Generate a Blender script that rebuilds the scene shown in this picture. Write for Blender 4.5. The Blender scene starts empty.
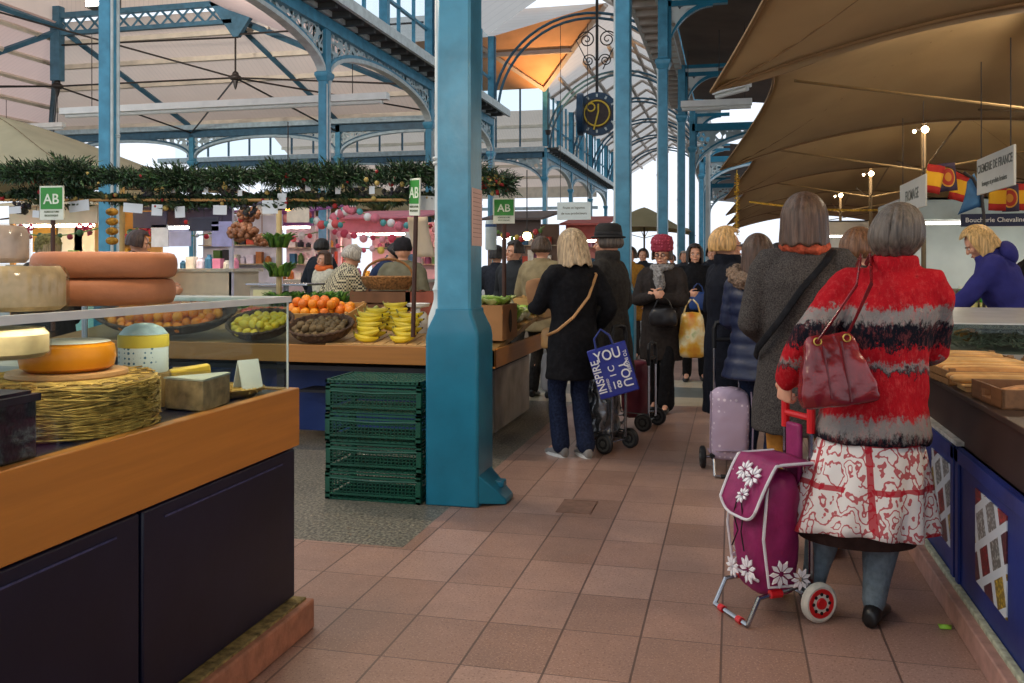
import bpy, math, random
from mathutils import Vector as V, Matrix as Mx, Euler
random.seed(7)
S = bpy.context.scene
COL = S.collection
PI = math.pi
def R(d): return math.radians(d)

# ------------------------------------------------------------------ camera geometry (metres; x across the aisle, y down the aisle)
F_, H_, TH = 900.0, 1.4, math.atan(220/900)
sn, cs = math.sin(TH), math.cos(TH)
def G(x, y, h=0):
    Z = F_*(H_-h)/(y-266); a = (x-512)/F_*Z
    return V((-Z*sn+a*cs, Z*cs+a*sn, h))
def D(x, y, Y):
    a = (x-512)/F_; k = Y/(cs+a*sn)
    return V((k*(-sn+a*cs), Y, H_+k*(266-y)/F_))
def XP(x, y, X):
    a = (x-512)/F_; k = X/(-sn+a*cs)
    return V((X, k*(cs+a*sn), H_+k*(266-y)/F_))

# ------------------------------------------------------------------ materials
MATS = {}
def lin(c):
    return tuple((x/12.92 if x <= .04045 else ((x+.055)/1.055)**2.4) for x in c)
def hexc(h):
    h = h.lstrip('#'); return lin([int(h[i:i+2], 16)/255 for i in (0, 2, 4)])
class NT:
    def __init__(s, name):
        m = bpy.data.materials.new(name); m.use_nodes = True
        s.m = m; s.t = m.node_tree; s.n = s.t.nodes; s.l = s.t.links
        s.b = s.n['Principled BSDF']; s.out = s.n['Material Output']
        s.tc = s.n.new('ShaderNodeTexCoord')
    def node(s, t, **k):
        n = s.n.new(t)
        for a, b in k.items():
            if a.startswith('i_'):
                key = a[2:]; key = int(key) if key.isdigit() else key
                n.inputs[key].default_value = b
            else: setattr(n, a, b)
        return n
    def link(s, a, b): s.l.new(a, b)
    def math(s, op, a, b=None):
        n = s.n.new('ShaderNodeMath'); n.operation = op
        for i, x in enumerate((a, b)):
            if x is None: continue
            if isinstance(x, (int, float)): n.inputs[i].default_value = x
            else: s.l.new(x, n.inputs[i])
        return n.outputs[0]
    def obj(s): return s.tc.outputs['Object']
    def mapping(s, scale=(1,1,1), rot=(0,0,0), src=None):
        n = s.node('ShaderNodeMapping'); n.inputs['Scale'].default_value = scale; n.inputs['Rotation'].default_value = rot
        s.l.new(src or s.obj(), n.inputs[0]); return n.outputs[0]
    def noise(s, scale=5, detail=4, vec=None, rough=.5):
        n = s.node('ShaderNodeTexNoise'); n.inputs['Scale'].default_value = scale; n.inputs['Detail'].default_value = detail; n.inputs['Roughness'].default_value = rough
        s.l.new(vec or s.obj(), n.inputs['Vector']); return n.outputs['Fac']
    def ramp(s, fac, stops, interp='LINEAR'):
        n = s.node('ShaderNodeValToRGB'); cr = n.color_ramp; cr.interpolation = interp
        while len(cr.elements) < len(stops): cr.elements.new(.5)
        for e, (p, c) in zip(cr.elements, stops):
            e.position = p; e.color = (*c, 1) if len(c) == 3 else c
        s.l.new(fac, n.inputs[0]); return n.outputs[0]
    def mix(s, fac, a, b):
        n = s.node('ShaderNodeMix'); n.data_type = 'RGBA'
        if isinstance(fac, (int, float)): n.inputs[0].default_value = fac
        else: s.l.new(fac, n.inputs[0])
        for i, x in ((6, a), (7, b)):
            if isinstance(x, tuple): n.inputs[i].default_value = (*x, 1)
            else: s.l.new(x, n.inputs[i])
        return n.outputs[2]
    def bump(s, h, st=.3, dist=.01):
        n = s.node('ShaderNodeBump'); n.inputs['Strength'].default_value = st; n.inputs['Distance'].default_value = dist
        s.l.new(h, n.inputs['Height']); s.l.new(n.outputs[0], s.b.inputs['Normal'])
    def col(s, c):
        if isinstance(c, tuple): s.b.inputs['Base Color'].default_value = (*c, 1)
        else: s.l.new(c, s.b.inputs['Base Color'])
    def done(s, rough=.5, metal=0, spec=.5):
        s.b.inputs['Roughness'].default_value = rough; s.b.inputs['Metallic'].default_value = metal
        s.b.inputs['Specular IOR Level'].default_value = spec
        return s.m
def mat(h, rough=.55, var=.12, scale=8, metal=0, bump=0, bscale=None, spec=.4, stretch=(1,1,1)):
    key = (h, rough, var, scale, metal, bump, spec, stretch)
    if key in MATS: return MATS[key]
    t = NT('surface_'+h.strip('#')); c = hexc(h)
    nz = t.noise(scale, 4, t.mapping(stretch))
    d = tuple(x*(1-var*1.6) for x in c); l = tuple(min(1, x*(1+var*1.3)+var*.01) for x in c)
    t.col(t.ramp(nz, [(.3, d), (.5, c), (.7, l)]))
    if bump: t.bump(t.noise(bscale or scale*3, 5, t.mapping(stretch)), bump, .02)
    MATS[key] = t.done(rough, metal, spec); return MATS[key]
def emis(h, st, key=None):
    k = ('em', h, st)
    if k in MATS: return MATS[k]
    t = NT('lamp_'+h.strip('#')); t.col(hexc(h))
    t.b.inputs['Emission Color'].default_value = (*hexc(h), 1); t.b.inputs['Emission Strength'].default_value = st
    MATS[k] = t.done(.4); return t.m
def wood(h, dark=.6, scale=3, rough=.45, ax=0, key=0):
    k = ('wood', h, dark, scale, ax)
    if k in MATS: return MATS[k]
    t = NT('wood_'+h.strip('#')); c = hexc(h)
    st = [14, 14, 14]; st[ax] = .7
    nz = t.noise(scale, 6, t.mapping(tuple(st)), .6)
    t.col(t.ramp(nz, [(.25, tuple(x*dark for x in c)), (.5, c), (.75, tuple(min(1, x*1.15) for x in c))]))
    t.bump(nz, .08, .01)
    MATS[k] = t.done(rough); return t.m
def glass(tint='#eef4f4', gl=.10, key='g', alpha=.9, rough=.03):
    k = ('glass', tint, gl, alpha)
    if k in MATS: return MATS[k]
    t = NT('clear_glass'); tr = t.node('ShaderNodeBsdfTransparent'); tr.inputs[0].default_value = (*hexc(tint), 1)
    g = t.node('ShaderNodeBsdfGlossy'); g.inputs['Roughness'].default_value = rough
    lw = t.node('ShaderNodeLayerWeight'); lw.inputs[0].default_value = .25
    fac = t.math('MULTIPLY', t.math('ADD', t.math('MULTIPLY', lw.outputs['Fresnel'], .07), gl*.2), t.math('ADD', t.math('MULTIPLY', t.noise(3, 3), .2), .9))
    mx = t.node('ShaderNodeMixShader'); t.link(fac, mx.inputs[0]); t.link(tr.outputs[0], mx.inputs[1]); t.link(g.outputs[0], mx.inputs[2])
    t.link(mx.outputs[0], t.out.inputs[0]); MATS[k] = t.m; return t.m

# ------------------------------------------------------------------ mesh builder
class MB:
    def __init__(s): s.v = []; s.f = []; s.mi = []
    def add(s, vs, fs, mi=0, M=None):
        n = len(s.v)
        s.v += [(M @ V(p) if M else V(p)) for p in vs]
        s.f += [tuple(i+n for i in f) for f in fs]; s.mi += [mi]*len(fs); return s
    def box(s, x0, x1, y0, y1, z0, z1, mi=0, M=None):
        return s.add([(x0,y0,z0),(x1,y0,z0),(x1,y1,z0),(x0,y1,z0),(x0,y0,z1),(x1,y0,z1),(x1,y1,z1),(x0,y1,z1)],
                     [(0,3,2,1),(4,5,6,7),(0,1,5,4),(1,2,6,5),(2,3,7,6),(3,0,4,7)], mi, M)
    def cbox(s, c, sz, rot=(0,0,0), mi=0):
        M = Mx.Translation(c) @ Euler(rot).to_matrix().to_4x4(); a, b, d = (x/2 for x in sz)
        return s.box(-a, a, -b, b, -d, d, mi, M)
    def loft(s, rings, mi=0, caps=True, close=True):
        n = len(rings[0]); vs = [p for r in rings for p in r]; fs = []
        for i in range(len(rings)-1):
            for j in range(n if close else n-1):
                k = (j+1) % n; fs.append((i*n+j, i*n+k, (i+1)*n+k, (i+1)*n+j))
        if caps: fs.append(tuple(range(n-1, -1, -1))); m = (len(rings)-1)*n; fs.append(tuple(range(m, m+n)))
        return s.add(vs, fs, mi)
    def tube(s, pts, r, n=8, mi=0, caps=True, flat=1.0):
        pts = [V(p) for p in pts]; rs = r if isinstance(r, (list, tuple)) else [r]*len(pts)
        t0 = (pts[1]-pts[0]).normalized(); u = t0.orthogonal().normalized() if abs(t0.z) > .9 else t0.cross(V((0,0,1))).normalized()
        rings = []
        for i, p in enumerate(pts):
            a = pts[max(0, i-1)]; b = pts[min(len(pts)-1, i+1)]; t = (b-a).normalized()
            u = (u - t*u.dot(t)); u = u.normalized() if u.length > 1e-6 else t.orthogonal().normalized(); w = t.cross(u)
            rings.append([p + (u*math.cos(2*PI*k/n) + w*math.sin(2*PI*k/n)*flat)*rs[i] for k in range(n)])
        return s.loft(rings, mi, caps)
    def capsule(s, pts, r, n=10, mi=0):
        pts = [V(p) for p in pts]; rs = list(r) if isinstance(r, (list, tuple)) else [r]*len(pts)
        a = (pts[0]-pts[1]).normalized(); b = (pts[-1]-pts[-2]).normalized()
        P = [pts[0]+a*rs[0]*.95, pts[0]+a*rs[0]*.6]+pts+[pts[-1]+b*rs[-1]*.6, pts[-1]+b*rs[-1]*.95]
        return s.tube(P, [rs[0]*.3, rs[0]*.8]+rs+[rs[-1]*.8, rs[-1]*.3], n, mi)
    def ell(s, c, r, nu=14, nv=9, mi=0, M=None):
        c = V(c); r = (r,)*3 if isinstance(r, (int, float)) else r; vs = [c+V((0,0,-r[2]))]; fs = []
        for i in range(1, nv):
            ph = -PI/2+PI*i/nv
            for j in range(nu):
                th = 2*PI*j/nu; vs.append(c+V((r[0]*math.cos(ph)*math.cos(th), r[1]*math.cos(ph)*math.sin(th), r[2]*math.sin(ph))))
        vs.append(c+V((0,0,r[2]))); L = len(vs)-1
        for j in range(nu):
            k = (j+1) % nu; fs.append((0, 1+k, 1+j)); m = 1+(nv-2)*nu; fs.append((m+j, m+k, L))
            for i in range(nv-2): a = 1+i*nu; fs.append((a+j, a+k, a+nu+k, a+nu+j))
        return s.add(vs, fs, mi, M)
    def lathe(s, prof, c=(0,0,0), n=20, mi=0, M=None, caps=True):
        c = V(c); T = (M or Mx.Identity(4))
        rings = [[T @ (c+V((r*math.cos(2*PI*k/n), r*math.sin(2*PI*k/n), z))) for k in range(n)] for r, z in prof]
        return s.loft(rings, mi, caps)
    def prism(s, poly, t, M=None, mi=0):
        n = len(poly); vs = [(x, y, 0) for x, y in poly]+[(x, y, t) for x, y in poly]
        fs = [tuple(range(n-1, -1, -1)), tuple(range(n, 2*n))]+[(i, (i+1) % n, n+(i+1) % n, n+i) for i in range(n)]
        return s.add(vs, fs, mi, M)
    def grid(s, fn, nu, nv, mi=0):
        vs = [fn(i/nu, j/nv) for i in range(nu+1) for j in range(nv+1)]; w = nv+1
        return s.add(vs, [(i*w+j, (i+1)*w+j, (i+1)*w+j+1, i*w+j+1) for i in range(nu) for j in range(nv)], mi)
    def build(s, name, mats, parent=None, smooth=35, bev=0, loc=None):
        me = bpy.data.meshes.new(name); me.from_pydata([tuple(p) for p in s.v], [], s.f)
        if not isinstance(mats, (list, tuple)): mats = [mats]
        for m in mats: me.materials.append(m)
        if len(mats) > 1: me.polygons.foreach_set('material_index', s.mi)
        me.polygons.foreach_set('use_smooth', [True]*len(me.polygons))
        me.update()
        if smooth < 180: me.set_sharp_from_angle(angle=R(smooth))
        o = bpy.data.objects.new(name, me); COL.objects.link(o)
        if parent: o.parent = parent
        if loc is not None: o.location = loc
        if bev:
            b = o.modifiers.new('bevel', 'BEVEL'); b.width = bev; b.segments = 2; b.limit_method = 'ANGLE'; b.angle_limit = R(40)
        return o
def tag(o, label=None, cat=None, group=None, kind=None):
    if label: o['label'] = label
    if cat: o['category'] = cat
    if group: o['group'] = group
    if kind: o['kind'] = kind
    return o
def thing(name, label, cat, loc=(0,0,0), rz=0, group=None):
    o = bpy.data.objects.new(name, None); o.empty_display_size = .1; COL.objects.link(o); o.location = loc; o.rotation_euler = (0, 0, rz)
    return tag(o, label, cat, group)
def struct(name, mb, m, **k): return tag(mb.build(name, m, **k), kind='structure')
def copy_tree(o, loc=None, rz=None, label=None, group=None, parent=None):
    c = o.copy(); COL.objects.link(c)
    if parent: c.parent = parent
    for ch in list(o.children): copy_tree(ch, parent=c)
    if loc is not None: c.location = loc
    if rz is not None: c.rotation_euler = (c.rotation_euler[0], c.rotation_euler[1], rz)
    if label: c['label'] = label
    if group: c['group'] = group
    return c
def text(name, body, size, m, parent, loc, rot, ext=.001, align='CENTER', sx=1.0, bold=.012):
    cu = bpy.data.curves.new(name, 'FONT'); cu.body = body; cu.size = size; cu.extrude = ext; cu.offset = size*bold; cu.align_x = align; cu.align_y = 'CENTER'
    cu.materials.append(m); cu.resolution_u = 3
    o = bpy.data.objects.new(name, cu); COL.objects.link(o); o.parent = parent; o.location = loc; o.rotation_euler = rot; o.scale = (sx, 1, 1)
    return o
def soft(o, voxel, it=4, disp=0, dscale=.1):
    m = o.modifiers.new('union', 'REMESH'); m.mode = 'VOXEL'; m.voxel_size = voxel; m.use_smooth_shade = True
    if it: q = o.modifiers.new('soft', 'SMOOTH'); q.iterations = it; q.factor = .5
    if disp:
        tx = bpy.data.textures.new('folds', 'CLOUDS'); tx.noise_scale = dscale; tx.noise_depth = 2
        d = o.modifiers.new('folds', 'DISPLACE'); d.texture = tx; d.strength = disp; d.mid_level = .5; d.texture_coords = 'LOCAL'
    return o
# ------------------------------------------------------------------ camera, world, exposure
cam = bpy.data.objects.new('camera', bpy.data.cameras.new('camera')); COL.objects.link(cam)
cam.location = (0, 0, H_); cam.rotation_euler = (R(90), 0, TH)
cam.data.sensor_width = 36; cam.data.lens = F_*36/1024; cam.data.shift_y = -(341.5-266)/1024; cam.data.clip_end = 400
S.camera = cam
S.view_settings.view_transform = 'Standard'; S.view_settings.look = 'None'; S.view_settings.exposure = 0.0; S.view_settings.gamma = 1
S.view_settings.use_curve_mapping = False
w = bpy.data.worlds.new('overcast_sky'); S.world = w; w.use_nodes = True
bg = w.node_tree.nodes['Background']; tcw = w.node_tree.nodes.new('ShaderNodeTexCoord'); sep = w.node_tree.nodes.new('ShaderNodeSeparateXYZ')
rp = w.node_tree.nodes.new('ShaderNodeValToRGB'); L = w.node_tree.links
L.new(tcw.outputs['Generated'], sep.inputs[0]); L.new(sep.outputs['Z'], rp.inputs[0]); L.new(rp.outputs[0], bg.inputs[0])
rp.color_ramp.elements[0].color = (.80, .86, .95, 1); rp.color_ramp.elements[1].color = (.86, .93, 1, 1)
bg.inputs[1].default_value = WORLD = 1.3
S.cycles.use_denoising = True
S.cycles.max_bounces = 7; S.cycles.diffuse_bounces = 3; S.cycles.transparent_max_bounces = 16; S.cycles.glossy_bounces = 3
S.cycles.sample_clamp_indirect = 6; S.cycles.caustics_reflective = False; S.cycles.caustics_refractive = False

# ------------------------------------------------------------------ common materials
TEAL = mat('#468ca8', .36, .14, 5, bump=.12, bscale=14)
TEALD = mat('#1a6f8a', .33, .10, 5, bump=.08, bscale=12)
STEEL_BLUE = mat('#3f6478', .5, .15, 4)
PALE = mat('#a9bdc4', .5, .12, 6)
PALE2 = mat('#c5cdcb', .5, .1, 6)
GREYDK = mat('#4a4a48', .6, .15, 3)
CREAM = mat('#d8cbb8', .6, .08, 3)
WHITE = mat('#ecece6', .5, .04, 4)
BLACK = mat('#17171a', .5, .2, 8)
IRON = mat('#2b2522', .5, .2, 6)
NAVY = mat('#0e1230', .42, .18, 3, bump=.05)
CHROME = mat('#a9abb0', .25, .05, 6, metal=1)

def floor_material():
    t = NT('terracotta_tiles'); sp = t.node('ShaderNodeSeparateXYZ'); t.link(t.obj(), sp.inputs[0]); x, y = sp.outputs[0], sp.outputs[1]
    def grid(o, off, p, wd):
        u = t.math('DIVIDE', t.math('SUBTRACT', o, off), p); f = t.math('FRACT', u)
        d = t.math('MINIMUM', f, t.math('SUBTRACT', 1.0, f)); return t.math('FLOOR', u), t.math('LESS_THAN', d, wd/p)
    ux, gx = grid(x, -1.226, .297, .0042); uy, gy = grid(y, 3.415, .388, .0028)
    cv = t.node('ShaderNodeCombineXYZ'); t.link(ux, cv.inputs[0]); t.link(uy, cv.inputs[1])
    wn = t.node('ShaderNodeTexWhiteNoise'); t.link(cv.outputs[0], wn.inputs['Vector'])
    base = t.ramp(wn.outputs['Value'], [(0, hexc('#917060')), (.5, hexc('#a27f70')), (1, hexc('#ae8c7d'))])
    spk = t.noise(95, 3); base = t.mix(t.math('MULTIPLY', t.math('LESS_THAN', spk, .40), .55), base, hexc('#6f4c40'))
    base = t.mix(t.math('MULTIPLY', t.math('GREATER_THAN', t.noise(120, 2), .62), .4), base, hexc('#d9b7a4'))
    st = t.noise(1.1, 5, rough=.6); base = t.mix(t.ramp(st, [(.42, (0,0,0)), (.62, (.38,.38,.38))]), base, hexc('#6d5a55'))
    g = t.math('MAXIMUM', gx, gy); base = t.mix(t.math('MULTIPLY', g, .8), base, hexc('#4c3a33'))
    # speckled terrazzo bay behind the cheese stall
    vo = t.node('ShaderNodeTexVoronoi'); vo.inputs['Scale'].default_value = 55; t.link(t.obj(), vo.inputs['Vector'])
    ter = t.ramp(t.noise(60, 4), [(.35, hexc('#3c3a34')), (.5, hexc('#69645a')), (.65, hexc('#928b7a'))])
    ter = t.mix(t.math('MULTIPLY', t.math('LESS_THAN', vo.outputs['Distance'], .25), .5), ter, hexc('#b6ad98'))
    m = t.math('MULTIPLY', t.math('LESS_THAN', x, -1.59), t.math('GREATER_THAN', y, 4.22)); base = t.mix(m, base, ter)
    # inlaid bands across the aisle
    def band(a, b): return t.math('MULTIPLY', t.math('GREATER_THAN', y, a), t.math('LESS_THAN', y, b))
    base = t.mix(t.math('MULTIPLY', band(9.15, 11.2), .75), base, hexc('#c9bda0')); base = t.mix(t.math('MULTIPLY', band(9.75, 10.55), .85), base, hexc('#4c5a5c'))
    t.col(base); t.bump(t.math('SUBTRACT', t.math('MULTIPLY', spk, .2), g), .25, .004)
    rr = t.ramp(st, [(.35, (.30,)*3), (.65, (.48,)*3)]); t.done(.4); t.link(rr, t.b.inputs['Roughness']); return t.m
fl = MB(); fl.box(-45, 16, -6, 95, -.1, 0); struct('floor', fl, floor_material())

# ------------------------------------------------------------------ roofs
def panel_mat(h, name, line, ax=0):
    t = NT(name); w1 = t.node('ShaderNodeTexWave'); w1.bands_direction = 'XYZ'[ax]; w1.inputs['Scale'].default_value = line; w1.inputs['Distortion'].default_value = .3
    t.link(t.obj(), w1.inputs['Vector']); c = hexc(h)
    t.col(t.mix(t.ramp(w1.outputs['Fac'], [(0, (.0,)*3), (.12, (1,)*3)]), tuple(x*.75 for x in c), t.ramp(t.noise(.8, 5), [(.35, tuple(x*.85 for x in c)), (.65, c)])))
    t.done(.7); tl = t.node('ShaderNodeBsdfTranslucent'); tl.inputs[0].default_value = (*c, 1); mx = t.node('ShaderNodeMixShader'); mx.inputs[0].default_value = .5; t.link(t.b.outputs[0], mx.inputs[1]); t.link(tl.outputs[0], mx.inputs[2]); t.link(mx.outputs[0], t.out.inputs[0]); return t.m
BOARD = panel_mat('#dcc8ba', 'beige_roof_boards', 1.6, 0); BOARDY = panel_mat('#dfc2b8', 'pink_roof_boards', 1.6, 1)
NAVEP = panel_mat('#dcd8d4', 'pale_nave_panels', .55, 1); DARKROOF = mat('#5d5148', .8, .15, 1)
def quad(pts, name, m, th=.12):
    b = MB(); n = (V(pts[1])-V(pts[0])).cross(V(pts[2])-V(pts[0])).normalized(); n = n if n.z > 0 else -n
    b.add(pts, [tuple(range(len(pts)))]); return struct(name, b, m)
LX, RX, EA, RI = -9.4, -1.585, 10.6, 13.2; MX = (LX+RX)/2
YL = [12.1, 19.7, 27.35, 34.9, 45.6, 53.3, 61, 68.6]; YR = [5.167, 12.75, 20.3, 27.9, 35.5, 46.2, 53.9, 61.5]; RX2 = -1.49
# pavilion on the left: hipped roof round a lantern
quad([(-30.5,35.2,7.55), (LX,35.2,7.55), (-17.6,29,10.6), (-24.7,29,10.6)], 'ceiling', BOARD)
quad([(-30.5,35.2,7.55), (-24.7,29,10.6), (-24.7,18,10.6), (-30.5,12,7.55)], 'ceiling', BOARDY)
quad([(LX-.1,35.2,7.55), (-17.6,29,10.6), (-17.6,18,10.6), (LX-.1,12,7.55)], 'ceiling', BOARDY)
quad([(-24.7,29,12.2), (-17.6,29,12.2), (-17.6,18,12.2), (-24.7,18,12.2)], 'ceiling', CREAM)
def beam(name, a, b, wd, hg, m):
    a, b = V(a), V(b); d = (b-a); l = d.length; d.normalize(); s = d.cross(V((0,0,1))).normalized(); u = s.cross(d)
    q = MB(); P = []
    for e in (a, b): P.append([e+s*wd/2+u*hg/2, e-s*wd/2+u*hg/2, e-s*wd/2-u*hg/2, e+s*wd/2-u*hg/2])
    q.loft(P); return struct(name, q, m)
pu = MB()
for i in range(5):                                                   # purlins under the far hip
    k = i/5+.06; y = 35.2-6.2*k; z = 7.5+3.05*k; pu.box(-30.5+5.8*k, LX-8.2*k, y-.09, y+.09, z-.16, z+.02)
struct('trim_1', pu, CREAM)
pu = MB()
for i in range(5):
    k = i/5+.08; pu.tube([(-30.5+5.8*k, 35.2-6.2*k, 7.45+3.05*k), (-30.5+5.8*k, 12+6*k, 7.45+3.05*k)], .1, 4)
struct('trim_2', pu, CREAM)
rf = MB()                                                            # blue rafters and lantern struts
for a, b in (((-24.7,29,10.4), (-22.9,35,7.4)), ((-17.6,29,10.4), (-16,35,7.4)), ((-24.7,29,10.4), (-30.3,35,7.4)), ((-17.6,29,10.4), (-10,34.6,7.4)), ((-24.7,29,10.4), (-24.7,18,10.4)), ((-24.7,29,10.3), (-30,27,8))):
    rf.tube([a, b], .12, 4)
struct('trim_3', rf, STEEL_BLUE)
gd = MB()                                                            # lattice girder under the lantern
gd.box(-24.9, -17.4, 28.9, 29.1, 10.75, 10.95); gd.box(-24.9, -17.4, 28.9, 29.1, 10.1, 10.25)
for i in range(12):
    x = -24.7+i*.62; gd.tube([(x,29,10.2), (x+.6,29,10.8)], .045, 4); gd.tube([(x+.6,29,10.2), (x,29,10.8)], .045, 4)
gd.loft([[(-18.3,28.9,10.9), (-16.2,28.9,10.9), (-16.2,29.1,10.9), (-18.3,29.1,10.9)], [(-17.35,28.9,9.6), (-17.15,28.9,9.6), (-17.15,29.1,9.6), (-17.35,29.1,9.6)]])
gd.box(-25, -24.6, 28.85, 29.15, 8.4, 11.2)
struct('trim_4', gd, STEEL_BLUE)
n1, n2 = V((-17.3,29,8.15)), V((-24.8,29,8.2)); rods = MB()
for a, b in ((n1, (-17.3,29,10)), (n1, (-16,34.8,7)), (n1, (-22.9,34.8,7.2)), (n1, n2), (n1, (-9.6,27.3,7.2)), (n1, (-24.7,26,10.2)), (n2, (-22.9,34.8,7.2)), (n2, (-30,34.8,7.2)), (n2, (-30,27,8)), (n2, (-24.7,29,10)), (n2, (-30,23,7.3)), (n1, (-9.6,34.7,7.2)), ((-17.2,29,9.7), (-9.6,27.3,9.2)), ((-17.2,29,9.6), (-24.8,29,9.75))):
    rods.tube([a, b], .035, 6)
for n in (n1, n2): rods.ell(n, (.22,.22,.12)); rods.lathe([(.1,-.1), (.06,-.3), (.02,-.42)], n, 8); rods.ell(n+V((0,0,.12)), .12)
struct('trim_5', rods, IRON)
# nave roof, both slopes, and the cross hall
quad([(LX-.3,12,EA), (LX-.3,34.9,EA), (MX,34.9,RI), (MX,12,RI)], 'ceiling', NAVEP)
quad([(LX-.3,45.6,EA), (LX-.3,90,EA), (MX,90,RI), (MX,40.2,RI)], 'ceiling', NAVEP)
quad([(RX+.3,14,EA), (RX+.3,90,EA), (MX,90,RI), (MX,14,RI)], 'ceiling', NAVEP)
quad([(-32,34.9,EA), (LX,34.9,EA), (MX,40.2,RI), (-32,40.2,RI)], 'ceiling', NAVEP)
quad([(-24.9,29.2,10.95), (-17.4,29.2,10.95), (-17.4,29.2,12.3), (-24.9,29.2,12.3)], 'wall_back', BOARD); quad([(-24.9,18,10.6), (-24.9,29.2,10.6), (-24.9,29.2,12.3), (-24.9,18,12.3)], 'wall_left', BOARD)
LAMPLIT_ORANGE = mat('#e8b183', .75, .1, .8)  # warm glow of the crossing lamp put into the slope's base colour
quad([(-32,45.6,EA), (LX,45.6,EA), (MX,40.2,RI), (-32,40.2,RI)], 'ceiling', LAMPLIT_ORANGE)
pu = MB()
for k in (.25, .55, .85):
    for sx, x0 in ((1, LX-.3), (-1, RX+.3)):
        x = x0+sx*(3.9+.3)*k; z = EA+(RI-EA)*k-.12; pu.box(x-.08, x+.08, 26 if sx < 0 else 45.8, 90, z-.12, z+.04)
for y in range(27, 90, 3):
    for a, b in (((LX-.2,y,EA-.1), (MX,y,RI-.12)), ((RX+.2,y,EA-.1), (MX,y,RI-.12))):
        if a[0] > -5 or y > 45: pu.tube([a, b], .09, 4)
for x in (-14, -20, -26): pu.tube([(x,45.5,EA-.12), (x,40.3,RI-.14)], .1, 4)
pu.tube([(-9.4,45.5,EA-.1), (MX,40.2,RI-.1)], .13, 4); pu.tube([(-9.4,45.5,EA-.1), (-13.5,40.3,RI-.1)], .13, 4); pu.box(-32, -7.4, 42.8, 43, 11.7, 11.9)
struct('trim_6', pu, mat('#bfb4aa', .7, .1, 2))
quad([(RX+.2,-6,7.75), (RX+.2,34.9,7.75), (12,34.9,6.4), (12,-6,6.4)], 'ceiling', DARKROOF); quad([(RX+.2,47,7.75), (RX+.2,90,7.75), (12,90,6.4), (12,47,6.4)], 'ceiling', DARKROOF)
quad([(-32,66,7.3), (LX-.2,66,7.3), (LX-.2,57,11.5), (-32,57,11.5)], 'ceiling', BOARD)
pu = MB()
for k in range(6): pu.box(-32, LX-.3, 66-1.5*k-.1, 66-1.5*k+.1, 7.1+.7*k, 7.3+.7*k)
pu.box(-32, LX-.3, 65.8, 66, 6.5, 7.3)
struct('trim_7', pu, CREAM)

# ------------------------------------------------------------------ filigree for spandrels and brackets
def filigree(h, hole, scale):
    t = NT('cast_iron_filigree'); v = t.node('ShaderNodeTexVoronoi'); v.feature = 'DISTANCE_TO_EDGE'; v.inputs['Scale'].default_value = scale; t.link(t.obj(), v.inputs['Vector'])
    t.col(hexc(h)); t.done(.5); tr = t.node('ShaderNodeBsdfTransparent'); mx = t.node('ShaderNodeMixShader')
    t.link(t.math('GREATER_THAN', v.outputs['Distance'], hole), mx.inputs[0]); t.link(t.b.outputs[0], mx.inputs[1]); t.link(tr.outputs[0], mx.inputs[2]); t.link(mx.outputs[0], t.out.inputs[0]); return t.m
FILI = filigree('#b4c3c4', .12, 4.5); FILI2 = filigree('#d3dad6', .22, 4)
tn = [8]
def trim(mb, m, **k): o = struct('trim_%d' % tn[0], mb, m, **k); tn[0] += 1; return o
def arcade(p, q, zs, zc, zb, thick=.16, mats=(TEAL, PALE2, FILI), span=None):
    """arch with pierced spandrels between two columns p and q (x, y)"""
    p, q = V((*p, 0)), V((*q, 0)); d = q-p; n = d.normalized().cross(V((0,0,1))); N = 20
    pts = []
    for i in range(N+1):
        a = PI*i/N; pts.append((.5-.5*math.cos(a)*.965, zs+(zc-zs)*math.sin(a)))
    arch = MB()
    for off, hw, mi, hh in ((0, thick/2, 0, .13), (0, thick/2+.03, 1, .05)):
        rings = [[p+d*u+n*hw+V((0,0,z+hh)), p+d*u-n*hw+V((0,0,z+hh)), p+d*u-n*hw+V((0,0,z-(.0 if mi == 0 else .05))), p+d*u+n*hw+V((0,0,z-(.0 if mi == 0 else .05)))] for u, z in pts]
        arch.loft(rings, mi)
    arch.loft([[e+n*.14+V((0,0,zb)), e-n*.14+V((0,0,zb)), e-n*.14+V((0,0,zb+.28)), e+n*.14+V((0,0,zb+.28))] for e in (p, q)], 0)
    trim(arch, mats[:2])
    sp = MB()
    for i in range(N):
        (u0, z0), (u1, z1) = pts[i], pts[i+1]
        P = [p+d*u0+V((0,0,z0+.1)), p+d*u1+V((0,0,z1+.1)), p+d*u1+V((0,0,zb+.02)), p+d*u0+V((0,0,zb+.02))]
        sp.loft([[x+n*.03 for x in P], [x-n*.03 for x in P]])
    trim(sp, mats[2])
for a, b in zip(YL, YL[1:]):
    if (a, b) != (34.9, 45.6): arcade((LX, a), (LX, b), 5.95, 6.8, 7.0)
for ya in (34.9, 45.6):
    for a, b in zip((-9.4, -16, -22.9), (-16, -22.9, -29.7)): arcade((a, ya), (b, ya), 6.15 if ya < 40 else 5.6, 6.95, 7.0, mats=(STEEL_BLUE, PALE, FILI))
for a, b in zip((-1.5, 5), (5, 12)):
    for ya in (35.5, 46.2, 61.5): arcade((a, ya), (b, ya), 5.0, 6.5, 6.6, mats=(TEALD, PALE, FILI))
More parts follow.
